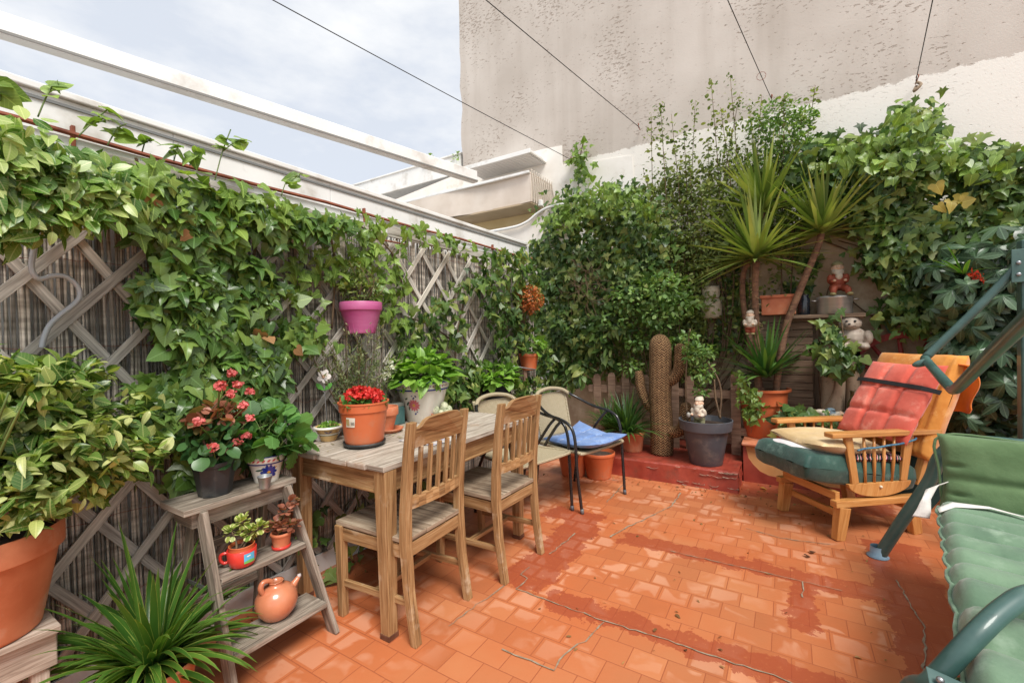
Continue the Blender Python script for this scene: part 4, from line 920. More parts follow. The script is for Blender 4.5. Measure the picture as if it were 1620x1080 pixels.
s=MB(); s.grid(padf(1),80,312,(1.25,2.4)); s.grid(lambda u,v:padf(-1)(1-u,v),30,100,(1.25,2.4)); s.build('seat_pad',M_pad,t,True)
s=MB(); s.tube([padf(0)(0,i/160)+Vector((-.003,0,.002*sin(i*1.9))) for i in range(161)],[.005+.002*abs(sin(i*.9)) for i in range(161)],6); s.build('seat_piping',M_pad,t,True)
def backm(): 
    o=W(.63,1.40,.60); X=ex; Y=Vector((0,0,1))*.97+ey*.24; Z=X.cross(Y); return Matrix(((X.x,Y.x,Z.x,o.x),(X.y,Y.y,Z.y,o.y),(X.z,Y.z,Z.z,o.z),(0,0,0,1)))
Mk=backm(); cushion('back_pad',M_padd,t,1.25,.36,.12,Mk,p=6,seams=[('y',-.12,.22,.10)],tufts=[(-.45,-.1,.6,.09),(.1,-.1,.6,.09),(.6,-.1,.6,.09),(-.93,.2,.3,.06),(-.9,-.5,.3,.05),(-.3,.85,.3,.06),(-.15,-.8,.3,.05)],nu=90,nv=40)
s=MB(); s.tube([Mk@Vector((x,y,0)) for x,y in [(-.606,-.172),(-.618,0),(-.608,.172),(-.3,.172),(0,.178),(.3,.174),(.6,.178)]],.006,6,res=5); s.build('back_piping',M_padd,t,True)
M_tie=cloth_mat('white_tie_cloth',S(206,200,192),S(226,222,216))
def ribbon(nm,pts,wv,m): 
    s=MB(); P=[Vector(p) for p in pts]; Wd=[Vector(w_) for w_ in wv]
    n=len(P)-1; s.grid(lambda u,v:(lambda k,f:P[k].lerp(P[k+1],f)+(Wd[k].lerp(Wd[k+1],f))*(v-.5))(min(n-1,int(u*n)),u*n-min(n-1,int(u*n))),n*4,3); o=s.build(nm,m,t,True); q=o.modifiers.new('s','SOLIDIFY'); q.thickness=.003
ribbon('white_tie',[W(.03,1.37,.56),W(-.015,1.34,.54),W(-.035,1.30,.49),W(-.045,1.28,.44),W(-.055,1.27,.41)],[(.04,0,.03),(.045,0,.03),(.035,.02,0),(.05,0,0),(.06,0,0)],M_tie)
ribbon('white_tie',[W(.0,1.20,.48),W(.05,1.24,.505),W(.16,1.25,.515),W(.28,1.22,.505)],[(0,.03,.01),(0,.035,.01),(0,.025,0),(0,.004,0)],M_tie)
ribbon('white_tie',[W(.45,1.23,.50),W(.52,1.24,.52),W(.62,1.22,.515),W(.75,1.2,.505)],[(0,.02,.01),(0,.045,.01),(0,.045,0),(0,.01,0)],M_tie)
ribbon('white_tie',[W(.52,1.47,.80),W(.58,1.40,.79),W(.64,1.36,.73),W(.68,1.35,.66)],[(.06,0,0),(.07,0,0),(.05,0,0),(.02,0,0)],M_tie)
MB().tube([W(.0,.02,.44),W(-.045,-.0,.42),W(-.06,-.03,.36),W(-.05,-.06,.31),W(-.02,-.08,.31)],.006,6,res=5).build('tie_strap',M_padd,t,True)
# ================= pots =================
def pot(name,label,cat,c,rt,rb,h,m,rim=.03,rimo=.008,n=40,soil=True,thick=.006,smooth=True,plain=False,soilz=None,group=None):
    t=root(name,label,cat,c,0,group); x,y,z=c
    if plain: pr=[(.0,0),(rb*.96,0),(rb,.004),(rt,h-.004),(rt,h),(rt-thick,h),(rt-thick-.002,h-.02),(rb*.9,.03)]
    else: pr=[(.0,0),(rb*.95,0),(rb,.006),(rb+(rt-rb)*.02,.012),(rt-rimo-.002,h-rim-.004),(rt-rimo,h-rim),(rt-.001,h-rim+.003),(rt,h-rim+.008),(rt,h-.005),(rt-.003,h),(rt-thick,h),(rt-thick-.003,h-.012),(rb*.9,h*.4)]
    MB().lathe(pr,c,n).build('pot',m,t,smooth).modifiers.new('e','EDGE_SPLIT').split_angle=R(38)
    if soil:
        sz=h-(soilz or .03); r=rb+(rt-rb)*sz/h-thick-.001; MB().lathe([(r,sz),(r*.6,sz+.008),(r*.2,sz+.004),(.001,sz+.006)],c,20,wob=.0).build('soil',M_soil,t)
    return t
def decal(name,parent,c,rt,rb,h,ang,zc,shape,m,off=.0016,rot=0):
    """a flat painted mark following the curve of a pot; shape: list of polygons of (s across, z up) in metres"""
    mb=MB(); ca=Vector((c[0],c[1],c[2])); parent=next((x for x in SC.objects if x.parent is parent and x.name.split('.')[0] in('pot','cup','bowl')),parent)
    sh=[]
    for pl in shape:
        pl=[(a*cos(rot)-b*sin(rot),a*sin(rot)+b*cos(rot)) for a,b in pl]; xs=[p[0] for p in pl]; x0,x1=min(xs)+1e-5,max(xs)-1e-5; n=max(1,int((x1-x0)/.007)+1)
        def ex(x):
            zs=[]
            for (a,b),(c2,d) in zip(pl,pl[1:]+pl[:1]):
                if (a-x)*(c2-x)<=0 and a!=c2: zs.append(b+(d-b)*(x-a)/(c2-a))
            return (min(zs),max(zs)) if zs else (0,0)
        for i in range(n):
            a,b=x0+(x1-x0)*i/n,x0+(x1-x0)*(i+1)/n; (l0,h0),(l1,h1)=ex(a),ex(b); sh.append([(a,l0),(b,l1),(b,h1),(a,h0)])
    rot=0
    for pl in sh:
        P=[]
        for s_,q in pl:
            s2,q2=s_*cos(rot)-q*sin(rot),s_*sin(rot)+q*cos(rot); z=zc+q2; r=rb+(rt-rb)*z/h+off; a=ang+s2/r; P.append(ca+Vector((r*cos(a),r*sin(a),z)))
        mb.poly(P)
    return mb.build(name,m,parent)
def ell2(cx,cz,a,b,n=14,rot=0): return [(cx+a*cos(2*pi*k/n)*cos(rot)-b*sin(2*pi*k/n)*sin(rot),cz+a*cos(2*pi*k/n)*sin(rot)+b*sin(2*pi*k/n)*cos(rot)) for k in range(n)]
def petals(cx,cz,r,k=6,w_=.4): return [ell2(cx+r*.6*cos(2*pi*i/k),cz+r*.6*sin(2*pi*i/k),r*.42,r*w_*.5,10,2*pi*i/k) for i in range(k)]
def camang(c): return atan2(-c[1],-c[0])   # direction from the pot to the camera
# big pot + variegated shrub
c=(-2.04,.25,.43)
t=pot('terracotta_pot','large terracotta pot on the whitewashed wooden box holding the pale variegated shrub','pot',c,.192,.135,.31,M_terr,.075,.012)
t=root('variegated_shrub','bushy pale green and cream leaved shrub in the large terracotta pot at the left','shrub',(-2.02,.256,.72))
sp=[(-2.0+random.gauss(0,.14),.30+random.gauss(0,.12),1.0+random.random()*.3) for _ in range(30)]
stems('stem',M_gstem,t,(-2.02,.256,.71),sp,.006)
shrub('foliage',M_pale,t,[SLIM,OVAL],[((-2.04,.26,1.00),(.18,.24,.20)),((-1.94,.38,.93),(.17,.18,.17)),((-1.99,.54,.88),(.11,.14,.11)),((-1.92,.34,1.15),(.13,.17,.09)),((-1.85,.32,.86),(.10,.13,.10)),((-2.02,.60,1.03),(.09,.10,.08)),((-1.98,.45,1.2),(.06,.08,.07)),((-1.86,.46,1.02),(.07,.09,.07)),((-1.9,.60,.92),(.06,.07,.05)),((-1.9,.25,1.22),(.07,.08,.06))]+[((-1.93+random.gauss(0,.10),.44+random.gauss(0,.17),1.0+random.gauss(0,.12)),(.05,.06,.05)) for _ in range(16)],3000,.052,up=.7,jit=1.1,hollow=.15)
# upside-down clay pot at bottom-left corner
p=at(12,1062,'z',.262); t=root('clay_pot','small empty clay pot standing upside down in the bottom left corner','pot',(p.x-.02,p.y-.02,0))
MB().lathe([(.075,0),(.075,.03),(.066,.032),(.05,.25),(.045,.26),(.012,.262)],(p.x-.03,p.y-.02,.0),30).build('pot',mat('pale_clay',S(206,138,104),S(222,160,126),8,.8,.1),t,True)
# strap plant
c=(-1.86,.60,0)
t=pot('terracotta_pot','low terracotta pot under the arching strap-leaved plant','pot',c,.14,.10,.20,M_terr,.03)
t=root('strap_leaf_plant','big arching plant with green and yellow striped strap leaves beside the stepladder','plant',(-1.86,.60,.18))
straps('leaves',M_lily,t,(-1.86,.60,.19),160,.345,.026,.05,(.1,1.1),1.7,9,.3,3)
straps('upright_leaves',M_lily,t,(-1.88,.62,.2),18,.42,.024,.04,(1.0,1.5),.6,8,.3,9)
# ladder contents
c=(-1.955,.86,.68); 
t=root('black_pot','square-shouldered black plastic pot with pink flowers on the ladder top','pot',c)
MB().lathe([(0,0),(.056,0),(.058,.004),(.074,.115),(.078,.118),(.079,.135),(.072,.135),(.069,.10)],c,8,Matrix.Rotation(R(22),3,'Z')).build('pot',M_black,t,bevel=.004); MB().lathe([(.066,.115),(.001,.12)],c,12).build('soil',M_soil,t)
t=root('kalanchoe','pink-flowered succulent with reddish leaves in the black pot on the ladder','plant',(c[0],c[1],.80))
ksp=[(-1.95,.86,1.02),(-1.92,.90,1.08),(-2.0,.83,.98),(-1.9,.95,.95),(-1.98,.92,1.0),(-1.9,.83,.9)]
stems('stem',M_stem,t,(c[0],c[1],.79),ksp,.005)
shrub('green_leaves',M_grnsucc,t,ROUNDL,[((-1.94,.87,.88),(.11,.12,.07))],150,.045)
shrub('red_leaves',M_redleaf,t,ROUNDL,[((-1.95,.87,.985),(.06,.09,.045))],80,.042)
def umbel(nm,m,t,c,r,n,tm=ROUNDL,sz=.012):
    P,D=blobpts(c,(r,r,r*.7),n,.75); return leaves(nm,m,t,tm,P,D+rng.normal(0,.3,D.shape),rng.normal(0,1,D.shape),sz*rng.uniform(.7,1.3,n))
for (x,y) in ((367,590),(349,608),(375,608),(395,619),(365,622),(385,641),(395,660),(314,667),(337,707),(374,700),(391,688),(346,612)):
    p=at(x,y,'x',-1.865+random.uniform(-.03,.03)); umbel('flower_head',M_pink,t,p,.0145,60); MB().tube([p-Vector((0,0,.01)),Vector((-1.94,.87,p.z-.06)).lerp(p,.4)-Vector((0,0,.04)),Vector((-1.94,.87,max(.82,p.z-.14)))],.0018,5,res=3).build('flower_stem',M_gstem,t,True)
c=(-1.935,1.055,.68)
M_cer=mat('white_glazed_ceramic',S(222,218,206),S(232,228,218),4,.25,0,coat=.4); M_cb=mat('cobalt_glaze',S(30,44,120),S(44,60,140),20,.25,coat=.4); M_cr=mat('red_glaze',S(180,60,66),S(200,84,86),20,.3); M_cg=mat('dark_green_glaze',S(40,66,50),S(56,84,62),20,.3); M_cy=mat('ochre_glaze',S(200,144,50),S(214,160,70),20,.3)
t=pot('painted_ceramic_pot','white ceramic pot with a large blue flower and red scroll border on the ladder top','pot',c,.073,.048,.115,M_cer,.028,.004)
a0=camang(c); K=(.073-.003,.048,.115)
MB().lathe([(.0737,.1135),(.074,.117),(.0705,.117)],c,40).build('blue_rim_band',M_cb,t,True); MB().lathe([(.0725,.083),(.0725,.088),(.0735,.088)],c,40).build('blue_band',M_cb,t,True)
decal('painted_flower',t,c,.073,.048,.115,a0+.15,.05,[ell2(0,0,.024,.018)]+petals(0,0,.034,10,.45),M_cb); decal('flower_centre',t,c,.073,.048,.115,a0+.15,.05,[ell2(0,0,.008,.006)],M_cy,.0024)
decal('painted_leaf',t,c,.073,.048,.115,a0-.45,.055,[ell2(0,.006,.016,.004,12,.1),ell2(.012,.012,.008,.002,8,.6),ell2(.012,-.004,.008,.002,8,-.6)],M_cg); decal('painted_petal',t,c,.073,.048,.115,a0-.12,.024,[ell2(0,0,.014,.005,12,-.3)],M_cr); decal('painted_dot',t,c,.073,.048,.115,a0+.28,.022,[ell2(0,0,.006,.003),ell2(.02,.045,.006,.003,10,.6)],M_cy)
decal('red_scroll',t,c,.0755,.0755,.115,a0,.101,[ell2(-.05+i*.02,0,.0085,.004,10,.5) for i in range(6)],M_cr)
t=root('geranium','broad scalloped green leaves growing in the painted ceramic pot on the ladder','plant',(c[0],c[1],.79))
tip=[(-1.93+random.gauss(0,.06),1.08+random.gauss(0,.07),.90+random.random()*.1) for _ in range(22)]; stems('stem',M_gstem,t,(c[0],c[1],.78),tip,.0028)
shrub('leaves',M_ger,t,[SCAL],[((-1.93,1.07,.90),(.10,.12,.09)),((-1.90,1.15,.83),(.07,.08,.05))],120,.070,hollow=.6)
# tin bucket, red mug, red pot, jug
c=(-1.84,.995,.68); M_zinc=mat('zinc_tin',S(150,152,156),S(182,184,188),14,.4,.05,metal=.6)
t=root('tin_bucket','tiny galvanised tin bucket on the front edge of the ladder top','bucket',c)
MB().lathe([(0,0),(.018,0),(.019,.002),(.026,.047),(.0275,.048),(.0275,.052),(.024,.052),(.019,.004),(0,.004)],c,24).build('bucket',M_zinc,t,True); MB().tube([Vector(c)+Vector((.027*cos(a),.027*sin(a),.045)) for a in (1,2,3,4)],.0012,5).build('handle',M_zinc,t)
zt=.418; c=(-1.815,.885,zt)
M_mug=mat('red_plastic',S(206,52,44),S(218,64,54),6,.3,.0,coat=.3)
t=root('red_mug_pot','bright red mug with a blue picture used as a plant pot on the middle tread','mug',c)
MB().lathe([(0,0),(.035,0),(.043,.006),(.050,.03),(.051,.066),(.049,.068),(.046,.066),(.045,.04)],c,32).build('cup',M_mug,t,True); q=Vector(c); dh=Vector((-.55,-.83,0)).normalized()
MB().tube([q+dh*.048+Vector((0,0,.056)),q+dh*.068+Vector((0,0,.054)),q+dh*.072+Vector((0,0,.035)),q+dh*.062+Vector((0,0,.020)),q+dh*.048+Vector((0,0,.020))],.006,8,res=4).build('handle',M_mug,t,True)
a0=camang(c)+.5; decal('picture_sky',t,c,.051,.0495,.068,a0,.040,[[(-.02,-.018),(.02,-.018),(.02,.018),(-.02,.018)]],mat('print_blue',S(90,180,220)),.0018); decal('picture_grass',t,c,.051,.0495,.068,a0,.028,[[(-.02,-.006),(.02,-.006),(.02,.003),(0,.006),(-.02,.002)]],mat('print_green',S(110,180,90)),.0026); decal('picture_cloud',t,c,.051,.0495,.068,a0,.048,[ell2(-.006,0,.006,.003),ell2(0,.001,.005,.003)],mat('print_white',S(240,240,240)),.0026)
MB().lathe([(.045,.060),(.043,.078),(.046,.082),(.042,.082),(.040,.064)],c,28).build('inner_pot',M_terrp,t,True); MB().lathe([(.041,.068),(.001,.07)],c,14).build('soil',M_soil,t)
t=root('jade_plant','small succulent with cream-edged round leaves growing in the red mug','plant',(c[0],c[1],c[2]+.07)); q=Vector(c)+Vector((0,0,.07))
TP=[q+Vector((.0,.005,.10)),q+Vector((-.03,-.02,.06)),q+Vector((.03,.05,.065)),q+Vector((.01,.03,.05))]; stems('stem',M_stem,t,q,TP,.0045,jit=.01)
for p in TP: 
    P,D=blobpts(p,(.020,.020,.018),26,.3); leaves('rosette',M_jade,t,ROUNDL,P,D+np.array([0,0,.8]),D+np.array([0,0,.3]),.024*rng.uniform(.7,1.2,26))
c=(-1.82,1.045,zt)
t=pot('terracotta_pot','small terracotta pot with a bright red base on the middle ladder tread','pot',c,.042,.032,.066,M_terr2,.014,.003); MB().lathe([(.0325,.0),(.036,.0),(.0372,.012),(.034,.013)],c,28).build('red_base',M_mug,t,True)
t=root('red_succulent','straggly reddish succulent in the small pot on the middle ladder tread','plant',(c[0],c[1],c[2]+.06)); q=Vector(c)+Vector((0,0,.05))
TP=[q+Vector((-.03,-.02,.03)),q+Vector((.02,.0,.045)),q+Vector((.0,.03,.05)),q+Vector((.04,.03,.04)),q+Vector((.01,.05,.13)),q+Vector((.0,.02,.10)),q+Vector((-.01,-.01,.055))]; stems('stem',M_stem,t,q,TP,.003,jit=.008)
for p in TP: 
    P,D=blobpts(p,(.018,.018,.014),22,.3); leaves('rosette',M_redleaf,t,ROUNDL,P,D+np.array([0,0,.8]),D+np.array([0,0,.3]),.022*rng.uniform(.7,1.2,22))
c=Vector((-1.79,1.0,.158)); M_clay=mat('glossy_clay',S(186,112,80),S(206,134,98),6,.25,.04,coat=.4)
t=root('clay_water_jug','round glazed clay water jug with spout and loop handle on the lowest ladder tread','jug',tuple(c))
mb=MB().lathe([(.001,0),(.040,0),(.052,.008),(.072,.035),(.080,.062),(.077,.09),(.062,.115),(.040,.130),(.025,.134),(.026,.146),(.030,.149),(.022,.149),(.018,.13)],c,40); mb.build('body',M_clay,t,True)
MB().tube([c+Vector((.0,-.05,.112)),c+Vector((.0,-.062,.145)),c+Vector((0,-.05,.165)),c+Vector((0,-.022,.158)),c+Vector((.0,-.012,.14))],[.009,.011,.010,.009,.008],10,res=4).build('handle',M_clay,t,True)
MB().tube([c+Vector((.01,.060,.095)),c+Vector((.01,.080,.112)),c+Vector((.01,.092,.122))],[.018,.012,.009],10,res=3).build('spout',M_clay,t,True)
MB().tube([c+Vector((.01,.090,.120)),c+Vector((.01,.096,.128)),c+Vector((.008,.102,.130))],[.008,.009,.004],6).build('spout_plug',mat('crumpled_foil',S(190,180,176)),t,True)
# ---------- table pots ----------
zt=.7505
c=(-1.815,1.485,zt+.018)
t=root('black_saucer','dusty black plastic saucer under the red-flowered pot','saucer',(c[0],c[1],zt))
MB().lathe([(0,0),(.085,0),(.102,.014),(.104,.024),(.099,.024),(.085,.007),(0,.007)],(c[0],c[1],zt),36).build('saucer',M_black,t,True)
c=(c[0],c[1],zt+.008); t=root('terracotta_pot','large orange plastic pot full of red flowers at the near end of the table','pot',c)
MB().lathe([(0,0),(.084,0),(.088,.004),(.094,.022),(.112,.165),(.118,.170),(.120,.205),(.124,.208),(.124,.215),(.117,.215),(.113,.18)],c,44).build('pot',M_terrp,t,True).modifiers.new('e','EDGE_SPLIT').split_angle=R(35)
MB().lathe([(.112,.185),(.05,.2),(.001,.2)],c,20).build('soil',M_soil,t)
a0=camang(c)-.62; decal('label',t,c,.1125,.094,.165,a0,.125,[[(-.028,-.022),(.026,-.022),(.028,.024),(-.026,.026)]],mat('paper_label',S(222,218,204),S(206,196,176),30,.7),.0015)
decal('label_photo',t,c,.1125,.094,.165,a0,.125,[[(-.022,-.012),(-.004,-.012),(-.004,.018),(-.022,.018)]],mat('print_leaf',S(150,166,110),S(196,110,90),60),.003); decal('barcode',t,c,.1125,.094,.165,a0,.125,[[(.004+i*.0028,-.012),(.0052+i*.0028,-.012),(.0052+i*.0028,.004),(.004+i*.0028,.004)] for i in range(7)],mat('print_ink',S(50,50,50)),.003)
t=root('red_kalanchoe','dense dome of small red flowers in the large orange pot on the table','flowers',(c[0],c[1],c[2]+.2))
shrub('leaves',M_ger,t,ROUNDL,[((c[0],c[1],c[2]+.21),(.10,.10,.035))],160,.035)
for k in range(46):
    a=random.uniform(0,2*pi); r=.098*sqrt(random.random()); p=(c[0]+r*cos(a),c[1]+r*sin(a),c[2]+.222+.058*(1-(r/.10)**2)+random.uniform(-.006,.008)); umbel('flower_cluster',M_red,t,p,.019,34,ROUNDL,.012)
c=(-1.945,1.765,zt)
t=root('terracotta_saucer','terracotta saucer under the second pot on the table','saucer',c); MB().lathe([(0,0),(.06,0),(.078,.016),(.080,.022),(.075,.022),(.06,.007),(0,.007)],c,36).build('saucer',M_terr2,t,True)
c=(-1.955,1.75,zt+.0075); t=pot('terracotta_pot','medium terracotta pot on its saucer half hidden behind the red-flowered pot','pot',c,.072,.042,.14,M_terr2,.05,.008)
c=(-2.075,1.465,zt)
M_cream=mat('cream_ochre_glaze',S(206,170,110),S(222,190,134),10,.35)
t=root('cream_bowl_pot','small cream and ochre glazed bowl pot with dark swirls at the table corner','pot',c)
MB().lathe([(0,0),(.034,0),(.038,.004),(.058,.06),(.062,.066),(.072,.068),(.074,.076),(.066,.078),(.058,.07)],c,36).build('bowl',M_cream,t,True); MB().lathe([(.0505,.036),(.0535,.045),(.0555,.0452)],c,36).build('white_band',M_cer,t,True); MB().lathe([(.0497,.033),(.0507,.036),(.048,.034)],c,36).build('green_line',M_cg,t,True)
MB().lathe([(.0745,.070),(.075,.078),(.066,.0795)],c,36).build('white_rim',M_cer,t,True); a0=camang(c); decal('swirl',t,c,.062,.038,.066,a0,.054,[ell2(-.012,0,.012,.0025,10,-.4),ell2(.008,0,.012,.0025,10,.4)],M_cb,.003)
MB().lathe([(.058,.07),(.001,.074)],c,16).build('soil',M_soil,t)
t=root('moss_cushion','low mound of tiny green leaves in the cream bowl pot','plant',(c[0],c[1],zt+.07)); shrub('leaves',M_hyd,t,ROUNDL,[((c[0],c[1],zt+.078),(.05,.05,.018))],240,.012)
# wooden flower stake
q=Vector((c[0]-.01,c[1]+.0,zt+.06)); t=root('wooden_flower_stake','white painted wooden flower with two green leaves on a twisted wire in the cream bowl','ornament',tuple(q))
fc=at(513,595,'x',-2.085); ax=Vector((.55,-.83,.05)).normalized(); e1=Vector((0,0,1)).cross(ax).normalized(); e2=ax.cross(e1)
s=MB(); pts=[]
for k in range(60): a=2*pi*k/60; r=.036*(.62+.42*abs(cos(2.5*a+.3))**.75); pts.append(fc+e1*r*cos(a)+e2*r*sin(a))
s.prism(pts,ax*.008); s.build('flower',mat('white_painted_wood',S(226,220,214),S(238,234,230),20,.6,dirt=(S(190,160,140),30,.66)),t,bevel=.001)
s=MB(); s.prism([fc+ax*.009+e1*.009*cos(a)+e2*.009*sin(a) for a in [2*pi*k/20 for k in range(20)]],ax*.004); s.build('flower_centre',mat('bare_wood',S(200,160,130),S(214,178,150)),t)
for s_ in(-1,1):
    b0=fc-e2*.075; s=MB(); L_=[(0,0),(.010*s_,.002),(.030*s_,.008),(.042*s_,.026),(.040*s_,.040),(.024*s_,.036),(.010*s_,.022)]; L_=L_ if s_>0 else L_[::-1]; s.prism([b0+e1*x+e2*y for x,y in L_],ax*.006); s.build('leaf',mat('green_painted_wood',S(74,140,52),S(92,158,66),30,.6),t,bevel=.001)
MB().tube([q,q+Vector((.006,.004,.03)),q+Vector((-.006,.004,.045)),q+Vector((.004,-.004,.06)),fc-e2*.075,fc-e2*.02-ax*.002],.0018,6,res=4).build('wire_stem',M_zinc,t,True)
# large painted ceramic pot with hydrangea
c=(-2.015,2.12,zt); rt,rb,h=.178,.105,.262
t=root('painted_ceramic_pot','large white ceramic pot with blue rim and pink painted flower on the table','pot',c)
MB().lathe([(0,0),(rb*.95,0),(rb,.006),(.158,.205),(.170,.207),(.174,.252),(.180,.258),(.178,.264),(.166,.262),(.156,.22)],c,48).build('pot',M_cer,t,True).modifiers.new('e','EDGE_SPLIT').split_angle=R(38)
MB().lathe([(.1745,.247),(.181,.256),(.179,.2655),(.168,.2635)],c,48).build('blue_rim',M_cb,t,True); MB().lathe([(.1595,.202),(.1715,.204),(.1718,.212),(.170,.213)],c,48).build('blue_line',M_cb,t,True)
a0=camang(c); M_pk=mat('pink_glaze',S(190,96,104),S(206,120,126),30,.3)
decal('painted_flower',t,c,.158,rb,.205,a0-.42,.115,petals(0,0,.040,12,.35),M_pk); decal('flower_centre',t,c,.158,rb,.205,a0-.42,.115,[ell2(0,0,.010,.010)],M_cy,.003)
decal('painted_leaf',t,c,.158,rb,.205,a0-.72,.125,[ell2(0,0,.018,.006,10,.9),ell2(.004,-.03,.018,.006,10,1.4),ell2(-.006,.03,.014,.005,10,.4)],M_cg); decal('painted_dot',t,c,.158,rb,.205,a0-.40,.16,[ell2(0,0,.009,.005,8,.5),ell2(.014,.012,.008,.005,8,-.5),ell2(-.01,.014,.007,.004)],M_cb); decal('painted_dot',t,c,.158,rb,.205,a0-.38,.06,[ell2(0,0,.009,.005,8,.5),ell2(.012,.012,.007,.004,8,-.5)],M_cb)
decal('rim_pattern',t,c,.1735,.171,.25,a0,.230,[ell2(-.17+i*.034,.0,.009,.004,8,.9) for i in range(11)],M_pk,.002); decal('rim_pattern',t,c,.1735,.171,.25,a0+.08,.232,[ell2(-.17+i*.034,.0,.007,.003,8,-.9) for i in range(11)],M_cb,.002)
MB().lathe([(.156,.225),(.001,.235)],c,20).build('soil',M_soil,t)
def hydr(label,c,r,h,n,sz,seed=0):
    t=root('hydrangea',label,'plant',c); tips=[(c[0]+random.gauss(0,r*.4),c[1]+random.gauss(0,r*.4),c[2]+h*.7) for _ in range(16)]; stems('stem',M_gstem,t,c,tips,.004)
    shrub('leaves',M_hyd,t,[BROAD,OVAL],[((c[0],c[1],c[2]+h*.42),(r,r,h*.55)),((c[0],c[1],c[2]+h*.2),(r*1.15,r*1.15,h*.25))],n,sz,up=1.1,hollow=.7)
hydr('bright green hydrangea filling the large painted ceramic pot',(c[0],c[1],zt+.24),.17,.20,330,.085)
# egg-like cacti pot
c=(-1.975,2.16-.2,zt); c=(-1.93,2.03,zt); p=at(690,655,'z',zt); c=(-1.86,2.13,zt)
t=pot('terracotta_pot','small clay pot of grey-green painted stones in front of the large ceramic pot','pot',c,.072,.055,.055,M_terr2,.012,.003,soilz=.02)
M_egg=mat('painted_stone',S(168,174,140),S(206,204,176),34,.6,.2,dirt=(S(90,110,70),60,.55))
t=root('painted_stone_cacti','cluster of pale egg-shaped painted stones standing in the small clay pot','ornament',(c[0],c[1],zt+.04))
for dx,dy,r,h in ((-.035,-.02,.026,.05),(0,.02,.030,.066),(.038,.02,.022,.05),(.02,-.035,.020,.036),(-.02,.045,.024,.045),(.045,-.01,.02,.034)): MB().ell((c[0]+dx,c[1]+dy,zt+.035+h*.6),(r,r,h*.75)).build('stone',M_egg,t,True)
t=root('dried_leaf_litter','crumbs of dry leaves and paper scattered on the table between the pots','leaf litter',(-1.9,1.65,zt)); t['kind']='stuff'
n=170; P=np.c_[rng.normal(-1.92,.07,n),rng.normal(1.70,.14,n),np.full(n,zt+.003)]; leaves('crumbs',leafmat('dry_crumbs',[S(190,178,158),S(160,136,104),S(214,204,190)],.8,0),t,[OVAL,NARROW],P,unit(rng.normal(0,.15,(n,3))+[0,0,1]),rng.normal(0,1,(n,3))*[1,1,.1],.018*rng.uniform(.5,1.6,n))
t=root('tea_towel','small printed cloth scrap lying flat on the table behind the near chair','cloth',(-1.6,1.75,zt))
s=MB(); s.grid(lambda u,v:(-1.72+.24*u+.02*v,1.62+.20*v,zt+.004+.004*sin(u*9)*sin(v*7)),12,12,(1,1)); s.build('cloth',mat('printed_cloth',S(196,190,182),S(150,150,170),22,.85,lo=.55,hi=.6),t,True)
# teal crate behind pots + dark slanted post
t=root('teal_box','small teal plastic box behind the terracotta pots on the table','box',(-2.06,1.93,zt)); MB().box((-2.065,1.93,zt+.055),(.06,.10,.11)).build('box',mat('teal_plastic',S(58,96,96),S(74,116,114),10,.5),t,bevel=.006); MB().box((-2.065,1.93,zt+.122),(.055,.09,.024)).build('lid',mat('grey_lid',S(120,124,118),S(140,142,134),10,.6),t,bevel=.004)
# ---------- pots hung on the fence ----------
c=(-2.09,1.71,1.315)
M_mag=mat('magenta_plastic',S(176,72,128),S(192,112,154),3,.45,.02,sc=(1,1,4))
t=pot('magenta_pot','bright magenta plastic pot hanging on the lattice above the table','pot',c,.118,.078,.18,M_mag,.05,.006)
for k in range(6): 
    a=camang(c)+(k-2.5)*.35; MB().bar(Vector((c[0]+.0785*cos(a),c[1]+.0785*sin(a),c[2]+.004)),Vector((c[0]+.104*cos(a),c[1]+.104*sin(a),c[2]+.122)),.004,.003).build('rib',M_mag,[x for x in SC.objects if x.parent is t][0])
t=root('rosemary','thin twiggy herb growing out of the magenta pot','plant',(c[0],c[1],c[2]+.16))
tips=[(c[0]+random.gauss(.02,.05),c[1]+random.gauss(0,.07),c[2]+random.uniform(.25,.42)) for _ in range(16)]; stems('stem',M_stem,t,(c[0],c[1],c[2]+.15),tips,.003)
shrub('leaves',M_fine,t,[NARROW,OVAL],[((c[0],c[1],c[2]+.26),(.11,.12,.10)),((c[0],c[1]-.06,c[2]+.36),(.05,.05,.09))],420,.03)
c=(-2.10,3.10,.70); t=pot('black_pot','dark grey pot hung on the lattice below the second hydrangea','pot',c,.135,.10,.20,M_black,.02,.004); MB().tube([(-2.10,3.1,.695),(-2.2,3.1,.695)],.01,6).build('bracket',M_rust,t)
hydr('smaller bright green hydrangea in the dark pot against the lattice',(c[0],c[1],.88),.17,.16,260,.075)
c=(-2.10,3.66,.95); t=pot('terracotta_pot','small terracotta pot wired to the lattice in the corner under the orange flowers','pot',c,.095,.07,.155,M_terrp,.03,.004)
MB().tube([Vector(c)+Vector((.0,-.30,.06)),Vector(c)+Vector((.05,-.1,.02)),Vector(c)+Vector((.07,.0,.005))],.006,6).build('wire_holder',M_zinc,t,True)
t=root('potted_cutting','small rosette of green leaves in the wired terracotta pot','plant',(c[0],c[1],c[2]+.14)); shrub('leaves',M_hyd,t,ROUNDL,[((c[0]+.03,c[1]+.03,c[2]+.22),(.11,.11,.09))],70,.055)
p=at(838,474,'x',-2.0); t=root('orange_bract_plant','round clump of rusty orange flower bracts on the ivy in the corner','flowers',tuple(p)); shrub('bracts',M_orange,t,[OVAL,ROUNDL],[(tuple(p),(.12,.14,.135))],1300,.017,hollow=.2); stems('stem',M_stem,t,(p.x-.1,p.y,p.z-.35),[(p.x+random.gauss(0,.05),p.y+random.gauss(0,.05),p.z) for _ in range(8)],.003)
